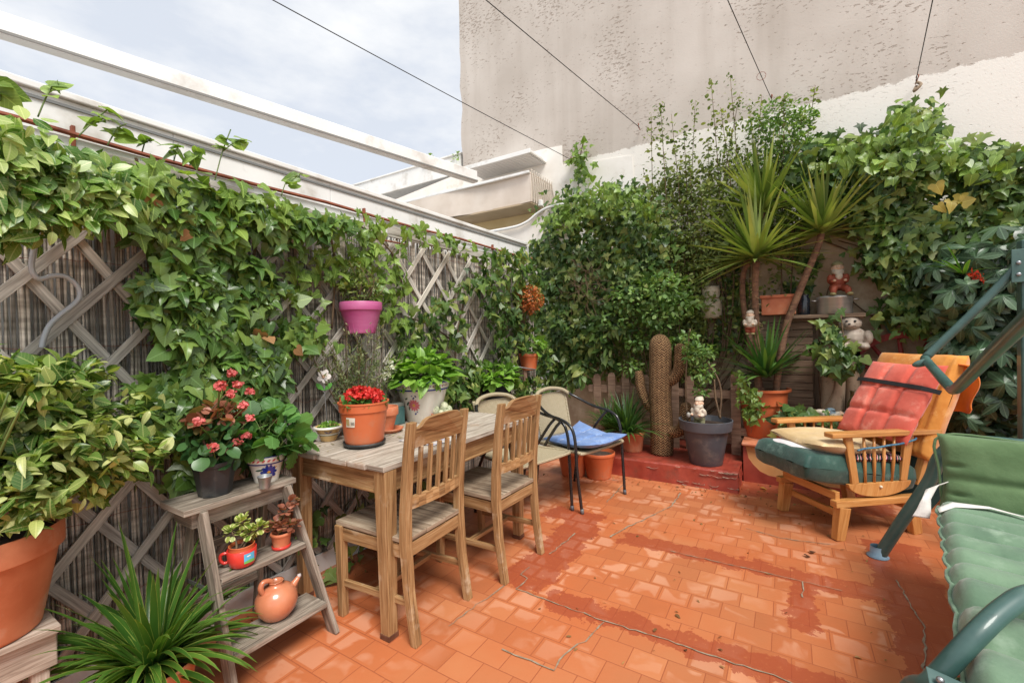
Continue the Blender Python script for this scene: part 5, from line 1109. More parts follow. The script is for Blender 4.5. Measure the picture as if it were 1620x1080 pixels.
# olive-green herb bush behind the table + white snapdragon
t=root('grey_green_herb','wispy grey-green rosemary bush behind the red-flowered pot','plant',(-2.1,1.65,.75))
hb=Vector((-2.10,1.66,.76)); tips=[(hb.x+random.gauss(.03,.07),hb.y+random.gauss(0,.13),hb.z+random.uniform(.2,.62)) for _ in range(46)]; stems('stem',M_stem,t,hb,tips,.0022,jit=.02)
P=[];T_=[]
for tx in tips:
    for k in range(46):
        f=random.uniform(.25,1.05); P.append(hb.lerp(Vector(tx),f)+Vector((random.gauss(0,.008),random.gauss(0,.008),random.gauss(0,.01)))); d=(Vector(tx)-hb).normalized()+Vector((random.gauss(0,.7),random.gauss(0,.7),random.gauss(.1,.5))); T_.append(d)
leaves('leaves',M_rosem,t,NARROW,P,rng.normal(0,1,(len(P),3)),T_,.030*rng.uniform(.6,1.2,len(P)))
t=root('white_flower','small white blossom sprig beside the large ceramic pot','flowers',tuple(at(617,585,'x',-2.08))); 
for k,(x,y) in enumerate(((618,574),(613,583),(618,592),(608,594),(622,582))): umbel('blossom',petal('white_petal',[S(226,226,216),S(240,240,232)]),t,at(x,y,'x',-2.08+.01*k),.012,16,ROUNDL,.018)
stems('stem',M_gstem,t,(-2.09,1.83,.78),[tuple(at(x,y,'x',-2.08)) for x,y in((617,575),(612,594))],.002)
# hose
t=root('garden_hose','clear translucent hose hanging in an S over the lattice at the left','hose',(-2.19,.45,1.6))
mh,nt_,b_=base('clear_hose',.25,0,.6); b_.inputs['Base Color'].default_value=c4(S(204,208,214)); b_.inputs['Transmission Weight'].default_value=.35; b_.inputs['Coat Weight'].default_value=.5
MB().tube([at(x,y,'x',-2.165) for x,y in ((66,330),(62,365),(54,395),(50,425),(62,441),(85,436),(105,438),(122,452),(126,468),(116,482),(95,498),(78,515),(69,535),(66,550))],.0085,8,res=6).build('hose',mh,t,True)
# ---------- pots near the step ----------
c=(-1.45,3.74,0); t=pot('terracotta_pot','orange plastic pot under the wicker armchair, the one nearer the red step','pot',c,.145,.105,.23,M_terrp,.03,.005,group='matching orange pots under the wicker armchair')
clone(t,(-1.68,3.70,0),label='second orange plastic pot, left of its twin and deeper in shade under the wicker armchair')
c=(-.605,4.045,.162); t=root('grey_pot','large dark grey plastic pot with a gnome, on the corner of the red step','pot',c)
MB().lathe([(0,0),(.125,0),(.13,.006),(.178,.285),(.196,.287),(.204,.292),(.213,.36),(.214,.372),(.204,.374),(.196,.34),(.19,.30)],c,48).build('pot',M_grey,t,True).modifiers.new('e','EDGE_SPLIT').split_angle=R(38); MB().lathe([(.195,.325),(.1,.335),(.001,.33)],c,20).build('soil',M_soil,t)
t=root('rose_cane','pruned rose with bare arching canes growing from the grey pot','plant',(c[0],c[1],c[2]+.32))
B_=Vector((c[0],c[1],c[2]+.32)); 
for pl in ([(1088,668),(1085,620),(1087,560),(1092,520)],[(1138,660),(1141,630),(1138,605),(1128,585),(1118,572)],[(1140,662),(1132,630),(1130,600)]): MB().tube([at(x,y,'y',c[1]) for x,y in pl],[.009,.008,.007,.006,.005][:len(pl)],7,res=5).build('cane',M_stem,t,True)
bl=[(tuple(at(x,y,'y',c[1])),(r,r,r*.8)) for x,y,r in ((1098,560,.10),(1112,590,.10),(1092,535,.07),(1120,555,.06),(1110,618,.06))]; shrub('leaves',M_rose,t,OVAL,bl,420,.042,hollow=.2)
c=(-.2,4.52,.334); t=root('terracotta_pot','very large terracotta-coloured pot on the ochre plinth holding the tall yuccas','pot',c)
MB().lathe([(0,0),(.14,0),(.145,.006),(.178,.29),(.190,.292),(.198,.405),(.222,.41),(.224,.428),(.205,.43),(.195,.38)],c,48).build('pot',M_terrp,t,True).modifiers.new('e','EDGE_SPLIT').split_angle=R(38); MB().lathe([(.195,.39),(.001,.4)],c,20).build('soil',M_soil,t)
# straw cactus
def straw():
    m,nt,b=base('braided_straw',.8,0,.25); u=vec(nt,'UV'); sx=N(nt,'ShaderNodeSeparateXYZ'); nt.links.new(u,sx.inputs[0])
    n=noise(nt,vec(nt,'Object'),26,5,.7); cc=mth(nt,'ADD',mth(nt,'MULTIPLY',sx.outputs[1],24),mth(nt,'MULTIPLY',n,.25)); tri=mth(nt,'PINGPONG',cc,.5); zz=mth(nt,'FRACT',mth(nt,'ADD',mth(nt,'ADD',mth(nt,'MULTIPLY',sx.outputs[0],44),mth(nt,'MULTIPLY',tri,1.9)),mth(nt,'MULTIPLY',n,1.3)))
    h=mth(nt,'MULTIPLY',mth(nt,'PINGPONG',zz,.5),2); gr=mth(nt,'MULTIPLY',tri,1.2); f=mth(nt,'ADD',mth(nt,'MULTIPLY',h,.5),mth(nt,'ADD',mth(nt,'MULTIPLY',n,.45),mth(nt,'MULTIPLY',gr,.15)))
    c=ramp(nt,f,[(.30,S(58,40,28)),(.52,S(116,86,58)),(.75,S(172,138,98))]); nt.links.new(c,b.inputs['Base Color']); bump(nt,b,mth(nt,'ADD',h,gr),.8,.012); return m
M_straw=straw(); c=Vector((-1.0,4.16,.162))
t=root('straw_cactus','tall brown braided straw cactus figure with upturned arms on the red step','ornament',tuple(c))
H=1.06; MB().tube([c+Vector((.005*sin(z*9),0,z)) for z in (0,.1,.3,.5,.7,.9,1.0,1.05,1.085,1.1)],[.098,.102,.1,.098,.1,.1,.096,.08,.05,.012],24,res=3).build('trunk',M_straw,t,True)
MB().tube([c+Vector((.07,0,.66)),c+Vector((.12,-.01,.70)),c+Vector((.165,-.01,.78)),c+Vector((.175,-.01,.88)),c+Vector((.178,-.01,.985)),c+Vector((.178,-.01,1.015))],[.045,.050,.052,.052,.046,.012],16,res=4).build('arm',M_straw,t,True)
MB().tube([c+Vector((.06,-.02,.22)),c+Vector((.14,-.03,.22)),c+Vector((.20,-.03,.28)),c+Vector((.215,-.03,.38)),c+Vector((.225,-.03,.47)),c+Vector((.225,-.03,.495))],[.05,.052,.052,.05,.044,.012],16,res=4).build('arm',M_straw,t,True)
MB().tube([c+Vector((-.06,.0,.40)),c+Vector((-.12,.0,.46)),c+Vector((-.175,.0,.58)),c+Vector((-.19,.0,.70)),c+Vector((-.20,.0,.76))],[.045,.048,.046,.044,.03],16,res=4).build('arm',M_straw,t,True)
# agapanthus on the step and in the planter
t=root('agapanthus','dark green clump of narrow arching leaves in front of the picket fence','plant',(-1.28,4.10,.25))
straps('leaves',M_agap,t,(-1.30,4.06,.34),170,.42,.022,.05,(.3,1.45),1.5,8,.25,21); c=(-1.27,4.16,.162); t=pot('terracotta_pot','terracotta pot hidden under the dark arching clump on the red step','pot',c,.12,.09,.19,M_terr2,.03)
t=root('agapanthus','smaller clump of narrow leaves beside the wicker back at the fence end','plant',(-1.5,4.3,.2)); straps('leaves',M_agap,t,(-1.5,4.2,.3),70,.40,.018,.05,(.5,1.5),1.3,7,.25,22)
# ---------- shelf zone ----------
YS=4.62
t=root('slatted_cabinet','old grey slatted wooden crate standing on end behind the yucca pot','crate',(-.03,YS,0))
for k in range(15):
    z=.42+k*.066; MB().box((-.07+random.uniform(-.004,.004),YS,z+.03),(.50,.018,.060)).build('slat',M_pallet,t,bevel=.002)
MB().box((.155,YS+.02,.88),(.03,.03,1.02)).build('post',M_pallet,t); MB().box((-.31,YS+.02,.88),(.03,.03,1.02)).build('post',M_pallet,t)
t=root('wooden_shelf','thick weathered wooden shelf carrying the steel saucepan','shelf',(.27,YS,1.38))
MB().box((.27,YS,1.385),(.52,.22,.03)).build('board',M_pallet,t,bevel=.003); MB().box((.20,YS+.1,.95),(.05,.05,.84)).build('support',M_pallet,t,bevel=.003); MB().box((.49,YS+.1,.95),(.05,.05,.84)).build('support',M_pallet,t,bevel=.003); MB().box((.34,YS+.13,.50),(.36,.12,.03)).build('lower_board',M_pallet,t)
c=Vector((.335,YS,1.4)); M_steel=mat('brushed_steel',S(176,174,170),S(196,194,190),3,.34,.02,sc=(1,1,30),metal=.55)
t=root('saucepan','shiny stainless steel cooking pot with a lid on the wooden shelf','saucepan',tuple(c))
MB().lathe([(0,0),(.118,0),(.125,.006),(.125,.135),(.130,.139),(.128,.142),(.120,.142),(.115,.12),(0,.118)],c,40).build('pan',M_steel,t,True); MB().lathe([(.127,.1425),(.12,.148),(.05,.16),(.001,.162)],c,40).build('lid',M_steel,t,True)
for s_ in(-1,1): MB().tube([c+Vector((s_*.124,-.03,.115)),c+Vector((s_*.155,-.03,.118)),c+Vector((s_*.155,.03,.118)),c+Vector((s_*.124,.03,.115))],.006,6,res=3).build('handle',M_steel,t,True)
M_skin=mat('gnome_face',S(206,168,140),S(222,186,158),20,.6); M_bd=mat('gnome_beard',S(184,172,154),S(204,194,178),30,.8,.5); M_boot=mat('gnome_boot',S(120,112,72),S(150,140,96),20,.6)
def gnome(name,label,c,H,jacket,hat,trous,rz=0,parent_M=None,lantern=False,seated=False):
    t=root(name,label,'garden gnome',tuple(c)); s=H
    M=Matrix.Translation(c)@Matrix.Rotation(rz,4,'Z')@(parent_M or Matrix.Identity(4))
    def E(nm,parts,m,par=None):
        mb=MB()
        for p,r,*q in parts:
            R3=(M.to_3x3()@(Matrix.Rotation(q[0],3,q[1]) if q else Matrix.Identity(3))); mb.ell(M@(Vector(p)*s),[x*s for x in r],R3,14,10)
        o=mb.build(nm,m,par or t,True)
        r_=o.modifiers.new('r','REMESH'); r_.mode='VOXEL'; r_.voxel_size=max(.0025,s*.018); r_.use_smooth_shade=True
        return o
    # faces towards -y locally
    E('body',[((0,0,.40),(.19,.16,.20)),((-.17,-.04,.44),(.065,.07,.12),R(20),'X'),((.17,-.04,.44),(.065,.07,.12),R(20),'X'),((-.15,-.13,.37),(.05,.10,.05)),((.15,-.13,.37),(.05,.10,.05)),((0,0,.58),(.12,.11,.07))],jacket)
    if seated: E('trousers',[((-.12,-.14,.19),(.09,.19,.09)),((.12,-.14,.19),(.09,.19,.09)),((0,0,.24),(.19,.15,.10)),((-.15,-.28,.12),(.07,.07,.11)),((.15,-.28,.12),(.07,.07,.11))],trous); E('boot',[((-.17,-.33,.04),(.07,.12,.045)),((-.17,-.27,.07),(.06,.06,.05))],M_boot); E('boot',[((.17,-.33,.04),(.07,.12,.045)),((.17,-.27,.07),(.06,.06,.05))],M_boot)
    else: E('trousers',[((-.08,0,.17),(.085,.085,.15)),((.08,0,.17),(.085,.085,.15)),((0,0,.26),(.17,.14,.08))],trous); E('boot',[((-.09,-.05,.035),(.075,.12,.04))],M_boot); E('boot',[((.09,-.05,.035),(.075,.12,.04))],M_boot)
    hd=E('head',[((0,-.01,.70),(.125,.12,.115)),((0,-.135,.69),(.038,.04,.034)),((-.12,0,.69),(.025,.03,.04)),((.12,0,.69),(.025,.03,.04)),((-.055,-.10,.665),(.035,.03,.025)),((.055,-.10,.665),(.035,.03,.025))],M_skin)
    E('beard',[((0,-.10,.60),(.115,.06,.085)),((0,-.14,.50),(.08,.05,.10)),((0,-.12,.645),(.07,.035,.02)),((-.10,-.04,.62),(.035,.06,.07)),((.10,-.04,.62),(.035,.06,.07))],M_bd,hd)
    for x in(-.045,.045): E('eye',[((x,-.118,.735),(.014,.010,.017))],M_blacktube,hd)
    E('hand',[((-.11,-.21,.38),(.04,.04,.035)),((-.10,-.235,.40),(.012,.02,.012)),((-.125,-.24,.385),(.012,.02,.012))],M_skin); E('hand',[((.11,-.21,.38),(.04,.04,.035)),((.10,-.235,.40),(.012,.02,.012)),((.125,-.24,.385),(.012,.02,.012))],M_skin)
    E('hat',[((0,.01,.785),(.135,.13,.04)),((0,.025,.81),(.12,.12,.075)),((.01,.07,.84),(.08,.08,.06))],hat)
    if lantern: E('lantern',[((-.20,-.24,.36),(.06,.05,.08))],mat('lantern_grey',S(140,140,134),S(170,168,160),20,.5))
    return t
M_jy=mat('ochre_jacket',S(160,128,60),S(180,148,80),20,.7); M_cap=mat('cream_cap_paint',S(190,176,156),S(208,196,180),20,.7); M_tgr=mat('olive_trousers',S(120,118,86),S(142,138,106),20,.7); M_jr=mat('red_jacket_paint',S(136,62,42),S(158,80,56),20,.65); M_jb=mat('grey_blue_paint',S(96,116,128),S(120,138,148),20,.7)
gnome('garden_gnome','white-bearded garden gnome in a cream cap holding a lantern in the grey pot',Vector((-.64,3.965,.478)),.29,M_cap,M_cap,M_tgr,R(-18),lantern=True)
gnome('garden_gnome','red-jacketed garden gnome sitting on the lid of the steel saucepan',Vector((.36,YS+.02,1.548)),.34,M_jr,mat('moss_hat',S(128,120,86),S(150,144,104),20,.7),M_jr,R(8),seated=True)
gnome('garden_gnome','small faded gnome hanging against the yucca trunk',Vector((-.275,4.30,1.24)),.24,M_cap,M_cap,M_jr,R(-5))
gnome('garden_gnome','grey-blue gnome lying on its side on the ledge behind the armchair',Vector((.17,4.36,.585)),.26,M_jb,M_jb,M_cap,0,Matrix.Rotation(R(90),4,'Y'))
t=root('plank_ledge','narrow old plank ledge behind the armchair carrying the lying gnome','shelf',(.3,4.4,.5)); MB().box((.33,4.42,.52),(.46,.2,.025)).build('board',M_pallet,t,bevel=.002)
for x in (.16,.5): MB().box((x,4.45,.254),(.04,.05,.507)).build('leg',M_pallet,t)
# ceramic bear
c=Vector((.455,YS-.03,1.10)); t=root('ceramic_bear','small white ceramic bear figure above the ivy leaves beside the wheel','ornament',tuple(c)); M_bear=mat('weathered_white_ceramic',S(166,150,136),S(190,176,160),16,.6,dirt=(S(120,80,70),22,.62))
for nm,parts in (('body',[((0,0,.09),(.10,.09,.10)),((-.09,-.05,.10),(.035,.05,.06)),((.09,-.05,.10),(.035,.05,.06)),((-.06,-.09,.03),(.04,.06,.03)),((.06,-.09,.03),(.04,.06,.03))]),('head',[((-.02,-.02,.22),(.08,.075,.065)),((-.085,-.01,.27),(.026,.02,.026)),((.045,-.01,.27),(.026,.02,.026)),((-.03,-.09,.205),(.035,.03,.028))])):
    mb=MB(); [mb.ell(c+Vector(p),r) for p,r in parts]; o=mb.build(nm,M_bear,t,True); r_=o.modifiers.new('r','REMESH'); r_.mode='VOXEL'; r_.voxel_size=.005; r_.use_smooth_shade=True
hd=[x for x in SC.objects if x.parent is t][-1]
for x in(-.05,.005): MB().ell(c+Vector((x,-.092,.235)),(.009,.006,.010)).build('eye',M_blacktube,hd,True)
MB().ell(c+Vector((-.035,-.12,.212)),(.01,.006,.007)).build('nose',M_blacktube,hd,True)
t=root('log','upright split log with pitted grey bark beside the slatted crate','log',(.33,YS,.4)); M_log=mat('pitted_log',S(136,116,96),S(164,144,122),9,.9,.8,sc=(1,1,.35),dirt=(S(84,68,54),40,.62))
MB().tube([(.30,YS-.10,.36),(.305,YS-.10,.6),(.315,YS-.10,.85),(.31,YS-.10,1.1)],[.085,.08,.082,.08],14,res=3).build('bark',M_log,t,True)
t=root('log','narrower pale log leaning right of the thick split log','log',(.44,YS,.4)); MB().tube([(.45,YS-.08,.36),(.445,YS-.09,.7),(.44,YS-.06,1.0)],[.055,.05,.05],12,res=3).build('bark',M_log,t,True)
t=root('glass_bottle','dark olive glass bottle standing beside the log','bottle',(.43,4.40,.533)); MB().lathe([(0,0),(.034,0),(.036,.004),(.036,.13),(.030,.155),(.014,.185),(.013,.235),(.016,.237),(.016,.246),(.010,.246)],(.43,4.44,.533),20).build('bottle',mat('olive_glass',S(70,64,34),S(84,76,42),5,.15),t,True)
# red box planter, jugs
t=root('terracotta_trough','rectangular terracotta planter trough on the crate behind the yucca','planter',(-.07,YS,1.41)); s=MB(); s.box((-.07,YS,1.485),(.26,.17,.15)); s.build('trough',M_terr2,t,bevel=.006); MB().box((-.07,YS,1.572),(.285,.195,.028)).build('rim',M_terr2,t,bevel=.005)
c=Vector((-.63,4.68,1.40)); t=root('stoneware_jar','cream stoneware jar with a narrow neck hanging among the ivy','jar',tuple(c)); MB().lathe([(0,0),(.07,0),(.095,.02),(.10,.14),(.092,.18),(.075,.19),(.075,.21),(.082,.26),(.076,.31),(.06,.31)],c,32).build('jar',mat('stoneware',S(184,170,146),S(206,194,172),12,.5,.05,dirt=(S(120,110,86),26,.62)),t,True); MB().tube([c+Vector((.08*cos(a),.08*sin(a),.197)) for a in [i*pi/8 for i in range(17)]],.003,5).build('wire_tie',M_rust,t)
MB().bar(c+Vector((0,.08,.0)),c+Vector((0,.16,.0)),.02,.02).build('wall_peg',M_stem,t)
t=root('dark_jar','small dark glazed jar between the trough and the saucepan','jar',(.11,YS,1.4)); MB().lathe([(0,0),(.04,0),(.045,.01),(.045,.14),(.035,.16),(.04,.18)],(.12,YS+.02,1.40),20).build('jar',mat('dark_glaze',S(28,34,42),S(40,46,54),10,.2,coat=.5),t,True)
# cart wheel
c=Vector((.80,4.72,.84)); M_wh=mat('red_cart_paint',S(140,44,42),S(166,66,58),14,.6,.3,dirt=(S(84,60,50),14,.6)); t=root('cart_wheel','old dark red wooden cart wheel leaning on the garden wall behind the armchair','wheel',tuple(c))
Rw=.40; rim=[(Rw*cos(a),Rw*sin(a)) for a in [2*pi*i/48 for i in range(49)]]
mb=MB(); 
for r0,r1,y0,y1 in ((Rw-.05,Rw,-.025,.025),):
    pr=[(r0,y0),(r1,y0),(r1,y1),(r0,y1),(r0,y0)]; mb.lathe(pr,c,48,Matrix.Rotation(R(90),3,'X'))
mb.build('rim',M_wh,t)
for k in range(12): a=2*pi*k/12+.1; MB().tube([c+Vector((.05*cos(a),0,.05*sin(a))),c+Vector((.2*cos(a),0,.2*sin(a))),c+Vector(((Rw-.04)*cos(a),0,(Rw-.04)*sin(a)))],[.02,.018,.014],8).build('spoke',M_wh,t,True)
MB().lathe([(.0,-.06),(.05,-.06),(.065,-.03),(.065,.03),(.0,.04)],c,20,Matrix.Rotation(R(90),3,'X')).build('hub',M_wh,t,True)
t=root('grey_beam','weathered horizontal beam crossing in front of the cart wheel','beam',(.8,4.6,1.0)); MB().bar((.50,4.64,1.02),(1.35,4.64,.98),.03,.035).build('beam',M_pallet,t,bevel=.003)
for x in (.52,1.3): MB().bar((x,4.66,0),(x,4.66,.99),.03,.03).build('post',M_pallet,t)
# ================= yuccas =================
M_ytr=mat('yucca_bark',S(96,66,50),S(140,104,80),14,.85,.8,sc=(1,1,3),dirt=(S(176,150,110),30,.64))
def yhead(t,p,n,l,w_,seed,up=(-.35,1.5),droop=.35,m=M_yuc): straps('leaves',m,t,p,n,l,w_,.03,up,droop,6,.22,seed,stiff=True)
Yc=4.46
pA,pB,pC=at(1207,335,'y',4.55),at(1196,408,'y',4.36),at(1300,368,'y',4.5)
t=root('yucca','tall double-headed yucca with a thin scarred trunk and spiky yellow-green crowns in the big pot','yucca',(-.2,4.45,.74))
MB().tube([(-.23,4.44,.70),(-.235,4.42,1.2),(-.24,4.40,1.6),pB+Vector((0,0,-.03))],[.030,.027,.027,.03],12,res=6).build('trunk',M_ytr,t,True)
MB().tube([(-.20,4.50,.70),(-.33,4.55,1.4),(-.34,4.56,1.8),(pA.x-.05,4.55,2.0),pA],[.026,.024,.024,.024,.026],10,res=5).build('trunk',M_ytr,t,True)
s=MB()
for k in range(60):
    z=random.uniform(1.25,1.85); a=random.uniform(0,6.28); p=Vector((-.237+.028*cos(a),4.41+.028*sin(a),z)); s.bar(p,p+Vector((cos(a)*.03,sin(a)*.03,random.uniform(-.02,.015))),.010,.002,w1=.003)
s.build('dead_leaf_bases',mat('husk',S(176,150,108),S(200,176,134),20,.85),t)
yhead(t,pB,120,.64,.050,41); yhead(t,pA,105,.62,.050,42,(.0,1.5))
t=root('yucca','leaning yucca with a single wide spiky crown to the right of the double-headed one','yucca',(-.1,4.5,.74))
MB().tube([(-.10,4.50,.70),at(1240,530,'y',4.5),at(1265,460,'y',4.5),at(1292,395,'y',4.5),pC],[.028,.03,.028,.026,.028],12,res=6).build('trunk',M_ytr,t,True); yhead(t,pC,125,.66,.050,43,(-.2,1.5))
t=root('young_yucca','young stemless yucca with dark green drooping leaves low in the big pot','yucca',(-.2,4.4,.75)); p=at(1212,575,'y',4.38)
straps('leaves',M_yucd,t,p+Vector((0,0,-.1)),75,.50,.036,.04,(.1,1.45),.7,7,.25,44)
# trailing ivy out of the big pot
t=root('trailing_ivy','small light ivy trailing over the left rim of the big yucca pot','ivy',tuple(at(1190,610,'y',4.3)))
q,d=wallpts([(1165,590),(1195,592),(1205,640),(1195,672),(1180,665),(1172,630)],'y',4.26,110,.06); leaves('leaves',M_ivyl,t,[IVY,IVY2],q,unit(rng.normal(0,.4,q.shape)+[0,-1,.4]),rng.normal(0,.5,q.shape)+[0,-.2,-.8],.05*rng.uniform(.6,1.2,len(q))); MB().tube([at(x,y,'y',4.27) for x,y in((1185,598),(1190,630),(1192,660),(1188,685))],.002,4,res=4).build('vine',M_stem,t)
# low ivies by the pot and on the shelf
def pix_ivy(name,label,cat,polys,ax,v,n,depth,size,m,tm=None,seed=0,vines=(),**k):
    pl=polys if isinstance(polys[0],list) else [polys]; c=at(*pl[0][0],ax,v); t=root(name,label,cat,(c.x,c.y,0))
    wallivy('leaves',m,t,tm or [IVY,IVY2,IVY],polys,ax,v,n,depth,size,seed,**k)
    for vp in vines:
        off=.01; MB().tube([at(x,y,ax,v-(off if ax=='y' else -off)) for x,y in vp],.006,6,res=5).build('vine',M_stem,t,True)
    return t
pix_ivy('ivy','low dark ivy between the big yucca pot and the armchair','ivy',[(1232,655),(1250,640),(1275,645),(1280,670),(1270,690),(1240,692),(1228,680)],'y',4.34,60,.12,.085,M_ivyd)
pix_ivy('ivy','clump of ivy growing over the front of the wooden shelf below the bear','ivy',[[(1285,550),(1320,525),(1345,540),(1368,560),(1362,590),(1330,595),(1300,575)],[(1300,505),(1330,500),(1322,530),(1295,525)]],'y',4.42,95,.14,.085,M_ivyd,vines=[[(1322,585),(1318,620),(1300,650),(1285,665)],[(1330,500),(1335,540)]])
pix_ivy('ivy','dark ivy between the pine spindles and the log','ivy',[(1300,680),(1318,662),(1340,665),(1338,690),(1310,695)],'y',4.25,26,.08,.07,M_ivyd)
# ================= climbers on the left fence =================
XV=-2.19
left_poly=[[(190,272),(260,284),(330,312),(430,336),(540,352),(560,362),(535,366),(455,362),(438,395),(440,430),(425,480),(455,515),(520,545),(540,590),(500,650),(470,700),(430,720),(330,700),(262,705),(240,660),(255,600),(248,540),(262,500),(240,455),(236,420),(228,385),(205,345),(175,320),(150,270)]]
t=pix_ivy('climbing_ivy','very large dense ivy covering the middle of the reed fence down to the floor','ivy',left_poly,'x',XV,4300,.22,.067,M_ivy,gap=-.30,vines=[[(215,250),(240,340),(260,450),(255,560),(300,660)],[(330,290),(345,400),(330,520),(350,650)],[(430,320),(400,420),(430,520),(470,620)],[(200,260),(330,300),(470,345),(560,352)],[(290,690),(300,640),(280,560),(300,480)]],edge=.035)
# lighter green young leaves along its top
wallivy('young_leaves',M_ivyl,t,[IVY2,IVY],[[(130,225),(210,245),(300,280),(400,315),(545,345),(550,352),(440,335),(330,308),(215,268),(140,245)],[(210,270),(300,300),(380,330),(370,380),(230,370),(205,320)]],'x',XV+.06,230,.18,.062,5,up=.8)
q=rng.integers(0,1,1)
for k_ in range(12): wallivy('dry_leaf',leafmat('dry_ivy_leaf',[S(150,106,70),S(178,132,92),S(120,84,58)],.7,.15),t,[IVY2,HEART],left_poly,'x',XV+.13,1.5,.06,.05,31)
# bare lowest shoots
pix_ivy('ivy','ivy growing on the dark ground under the table edge by the ladder','ivy',[(250,690),(300,680),(330,740),(290,770),(255,735)],'x',XV+.02,60,.12,.085,M_ivy)
# top-left creeper with heart leaves
t=pix_ivy('heart_leaf_creeper','bright glossy climber with pointed heart-shaped leaves hanging over the top left corner','creeper',[[(-60,170),(20,185),(70,212),(110,245),(170,265),(205,290),(195,325),(150,345),(90,340),(40,365),(-60,375)]],'x',-2.08,1300,.26,.056,M_crp,[SLIM,OVAL],seed=2,gap=-.5,up=.7,hang=.55)
tp=[((60,185),(75,150),(88,130)),((125,215),(150,190),(172,172)),((170,230),(185,205),(200,196)),((0,160),(2,140)),((340,285),(352,240),(365,205)),((352,240),(372,225),(388,222)),((300,262),(315,232)),((445,310),(455,285),(478,275)),((275,255),(282,228)),((225,240),(232,215))]
for pl in tp:
    P=[at(x,y,'x',-2.12) for x,y in pl]; MB().tube(P,.0025,5,res=4).build('shoot',M_gstem,t,True); e=P[-1]; n_=5
    leaves('shoot_leaf',M_ivyl,t,[HEART],np.array([tuple(e.lerp(P[0],random.uniform(0,.6))) for _ in range(n_)])+rng.normal(0,.006,(n_,3)),unit(rng.normal(0,.4,(n_,3))+[.5,-.3,.8]),rng.normal(0,1,(n_,3))*[.5,1,.4]+[0,0,.1],.064*rng.uniform(.6,1.2,n_))
# second ivy: around the magenta pot
pix_ivy('climbing_ivy','loose light ivy around and above the magenta pot','ivy',[[(505,345),(600,360),(650,385),(640,430),(655,470),(630,480),(600,455),(560,470),(535,450),(520,400),(500,380)],[(470,400),(520,400),(535,470),(530,560),(480,545),(460,470)],[(600,460),(640,455),(640,520),(612,530)],[(545,336),(640,352),(760,385),(740,395),(600,365)]],'x',XV,330,.12,.064,M_ivyl,gap=-.35,seed=4,vines=[[(520,360),(530,420),(525,520)],[(560,350),(620,400),(640,470)]])
pix_ivy('climbing_ivy','ivy filling the lattice between the two hydrangeas','ivy',[[(630,500),(690,490),(735,505),(742,560),(770,560),(760,610),(735,650),(700,640),(690,560),(640,545)],[(690,560),(740,560),(760,640),(720,665),(700,640)],[(680,470),(715,460),(728,480),(700,500)],[(718,440),(760,428),(770,455),(735,470)]],'x',XV,430,.12,.064,M_ivyd,seed=5,gap=-.4,vines=[[(640,500),(690,520),(740,560)],[(735,640),(720,560),(735,470)]])
pix_ivy('climbing_ivy','ivy climbing the dark corner post round the orange flower clump','ivy',[[(775,400),(840,395),(860,440),(850,520),(870,560),(860,640),(800,650),(795,560),(780,500),(760,470)]],'x',-2.15,900,.18,.066,M_ivyd,seed=6,gap=-.5,vines=[[(800,640),(802,520),(810,420)]])
MB_=MB().tube([(-2.12,3.62,.0),(-2.12,3.62,.8),(-2.13,3.60,1.9)],.022,8,res=3); tag(MB_.build('fence_post',M_fence,None,origin=(-2.12,3.62,0)),'dark round corner post of the reed fence behind the small wired pot','post')
# ================= back wall climbers =================
pix_ivy('climbing_ivy','dense ivy mass in the corner between the lattice and the garden wall','ivy',[[(838,360),(870,320),(930,300),(1000,296),(1040,330),(1050,400),(1010,470),(960,480),(930,540),(870,560),(835,540),(830,430)]],'y',4.6,4600,.42,.062,M_ivyd,seed=8,gap=-.40,edge=.075,vines=[[(1043,600),(1045,520),(1043,440)]])
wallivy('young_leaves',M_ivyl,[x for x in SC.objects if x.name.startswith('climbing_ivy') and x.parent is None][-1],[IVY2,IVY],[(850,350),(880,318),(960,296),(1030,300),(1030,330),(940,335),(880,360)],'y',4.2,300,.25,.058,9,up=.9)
pix_ivy('ivy_sprig','single upright sprig of bright ivy against the beige wall','ivy',[(905,232),(925,222),(940,258),(932,270),(925,292),(905,282)],'y',4.84,70,.08,.075,M_ivyl,seed=10,vines=[[(915,300),(918,250),(922,228)]])
pix_ivy('leafy_bush','dull green narrow-leaved bush behind the wicker armchair','bush',[(840,545),(900,520),(960,480),(1000,520),(960,560),(975,575),(935,580),(930,600),(900,615),(845,612)],'y',4.62,1300,.34,.10,M_ivyd,[NARROW,OVAL],seed=11,gap=-.6,hang=.3)
t=root('rose_bush','light green rose bush with fine leaves above the straw cactus','rose bush',(-1.0,4.5,.2)); R0=[(tuple(at(x,y,'y',4.38)),(r,r,r*.62)) for x,y,r in ((1000,470,.26),(1050,455,.25),(1075,480,.18),(980,505,.2),(1040,500,.22),(1010,540,.14),(1070,545,.14),(1000,580,.12))]
shrub('leaves',M_rose,t,OVAL,R0,1900,.052,hollow=.3); stems('cane',M_stem,t,(-1.05,4.6,.2),[c for c,r in R0],.008,jit=.06)
t=root('tall_shrub','tall loose shrub of thin upright stems rising against the beige wall','shrub',(-.9,4.74,.16))
tips=[]
for x,y in ((1018,270),(1030,180),(1045,165),(1062,180),(1082,200),(1100,160),(1125,130),(1155,118),(1140,170),(1170,150),(1185,165),(1205,150),(1090,240),(1120,220),(1050,240),(1160,200),(1180,230),(1010,330),(1035,300),(1075,290),(1110,300),(1290,135),(1240,150),(1270,180),(1020,390),(1080,370),(1120,380)): tips.append(at(x,y,'y',4.72-random.uniform(0,.25)))
B0=Vector((-.95,4.72,.3)); mb=MB(); P=[];T_=[]
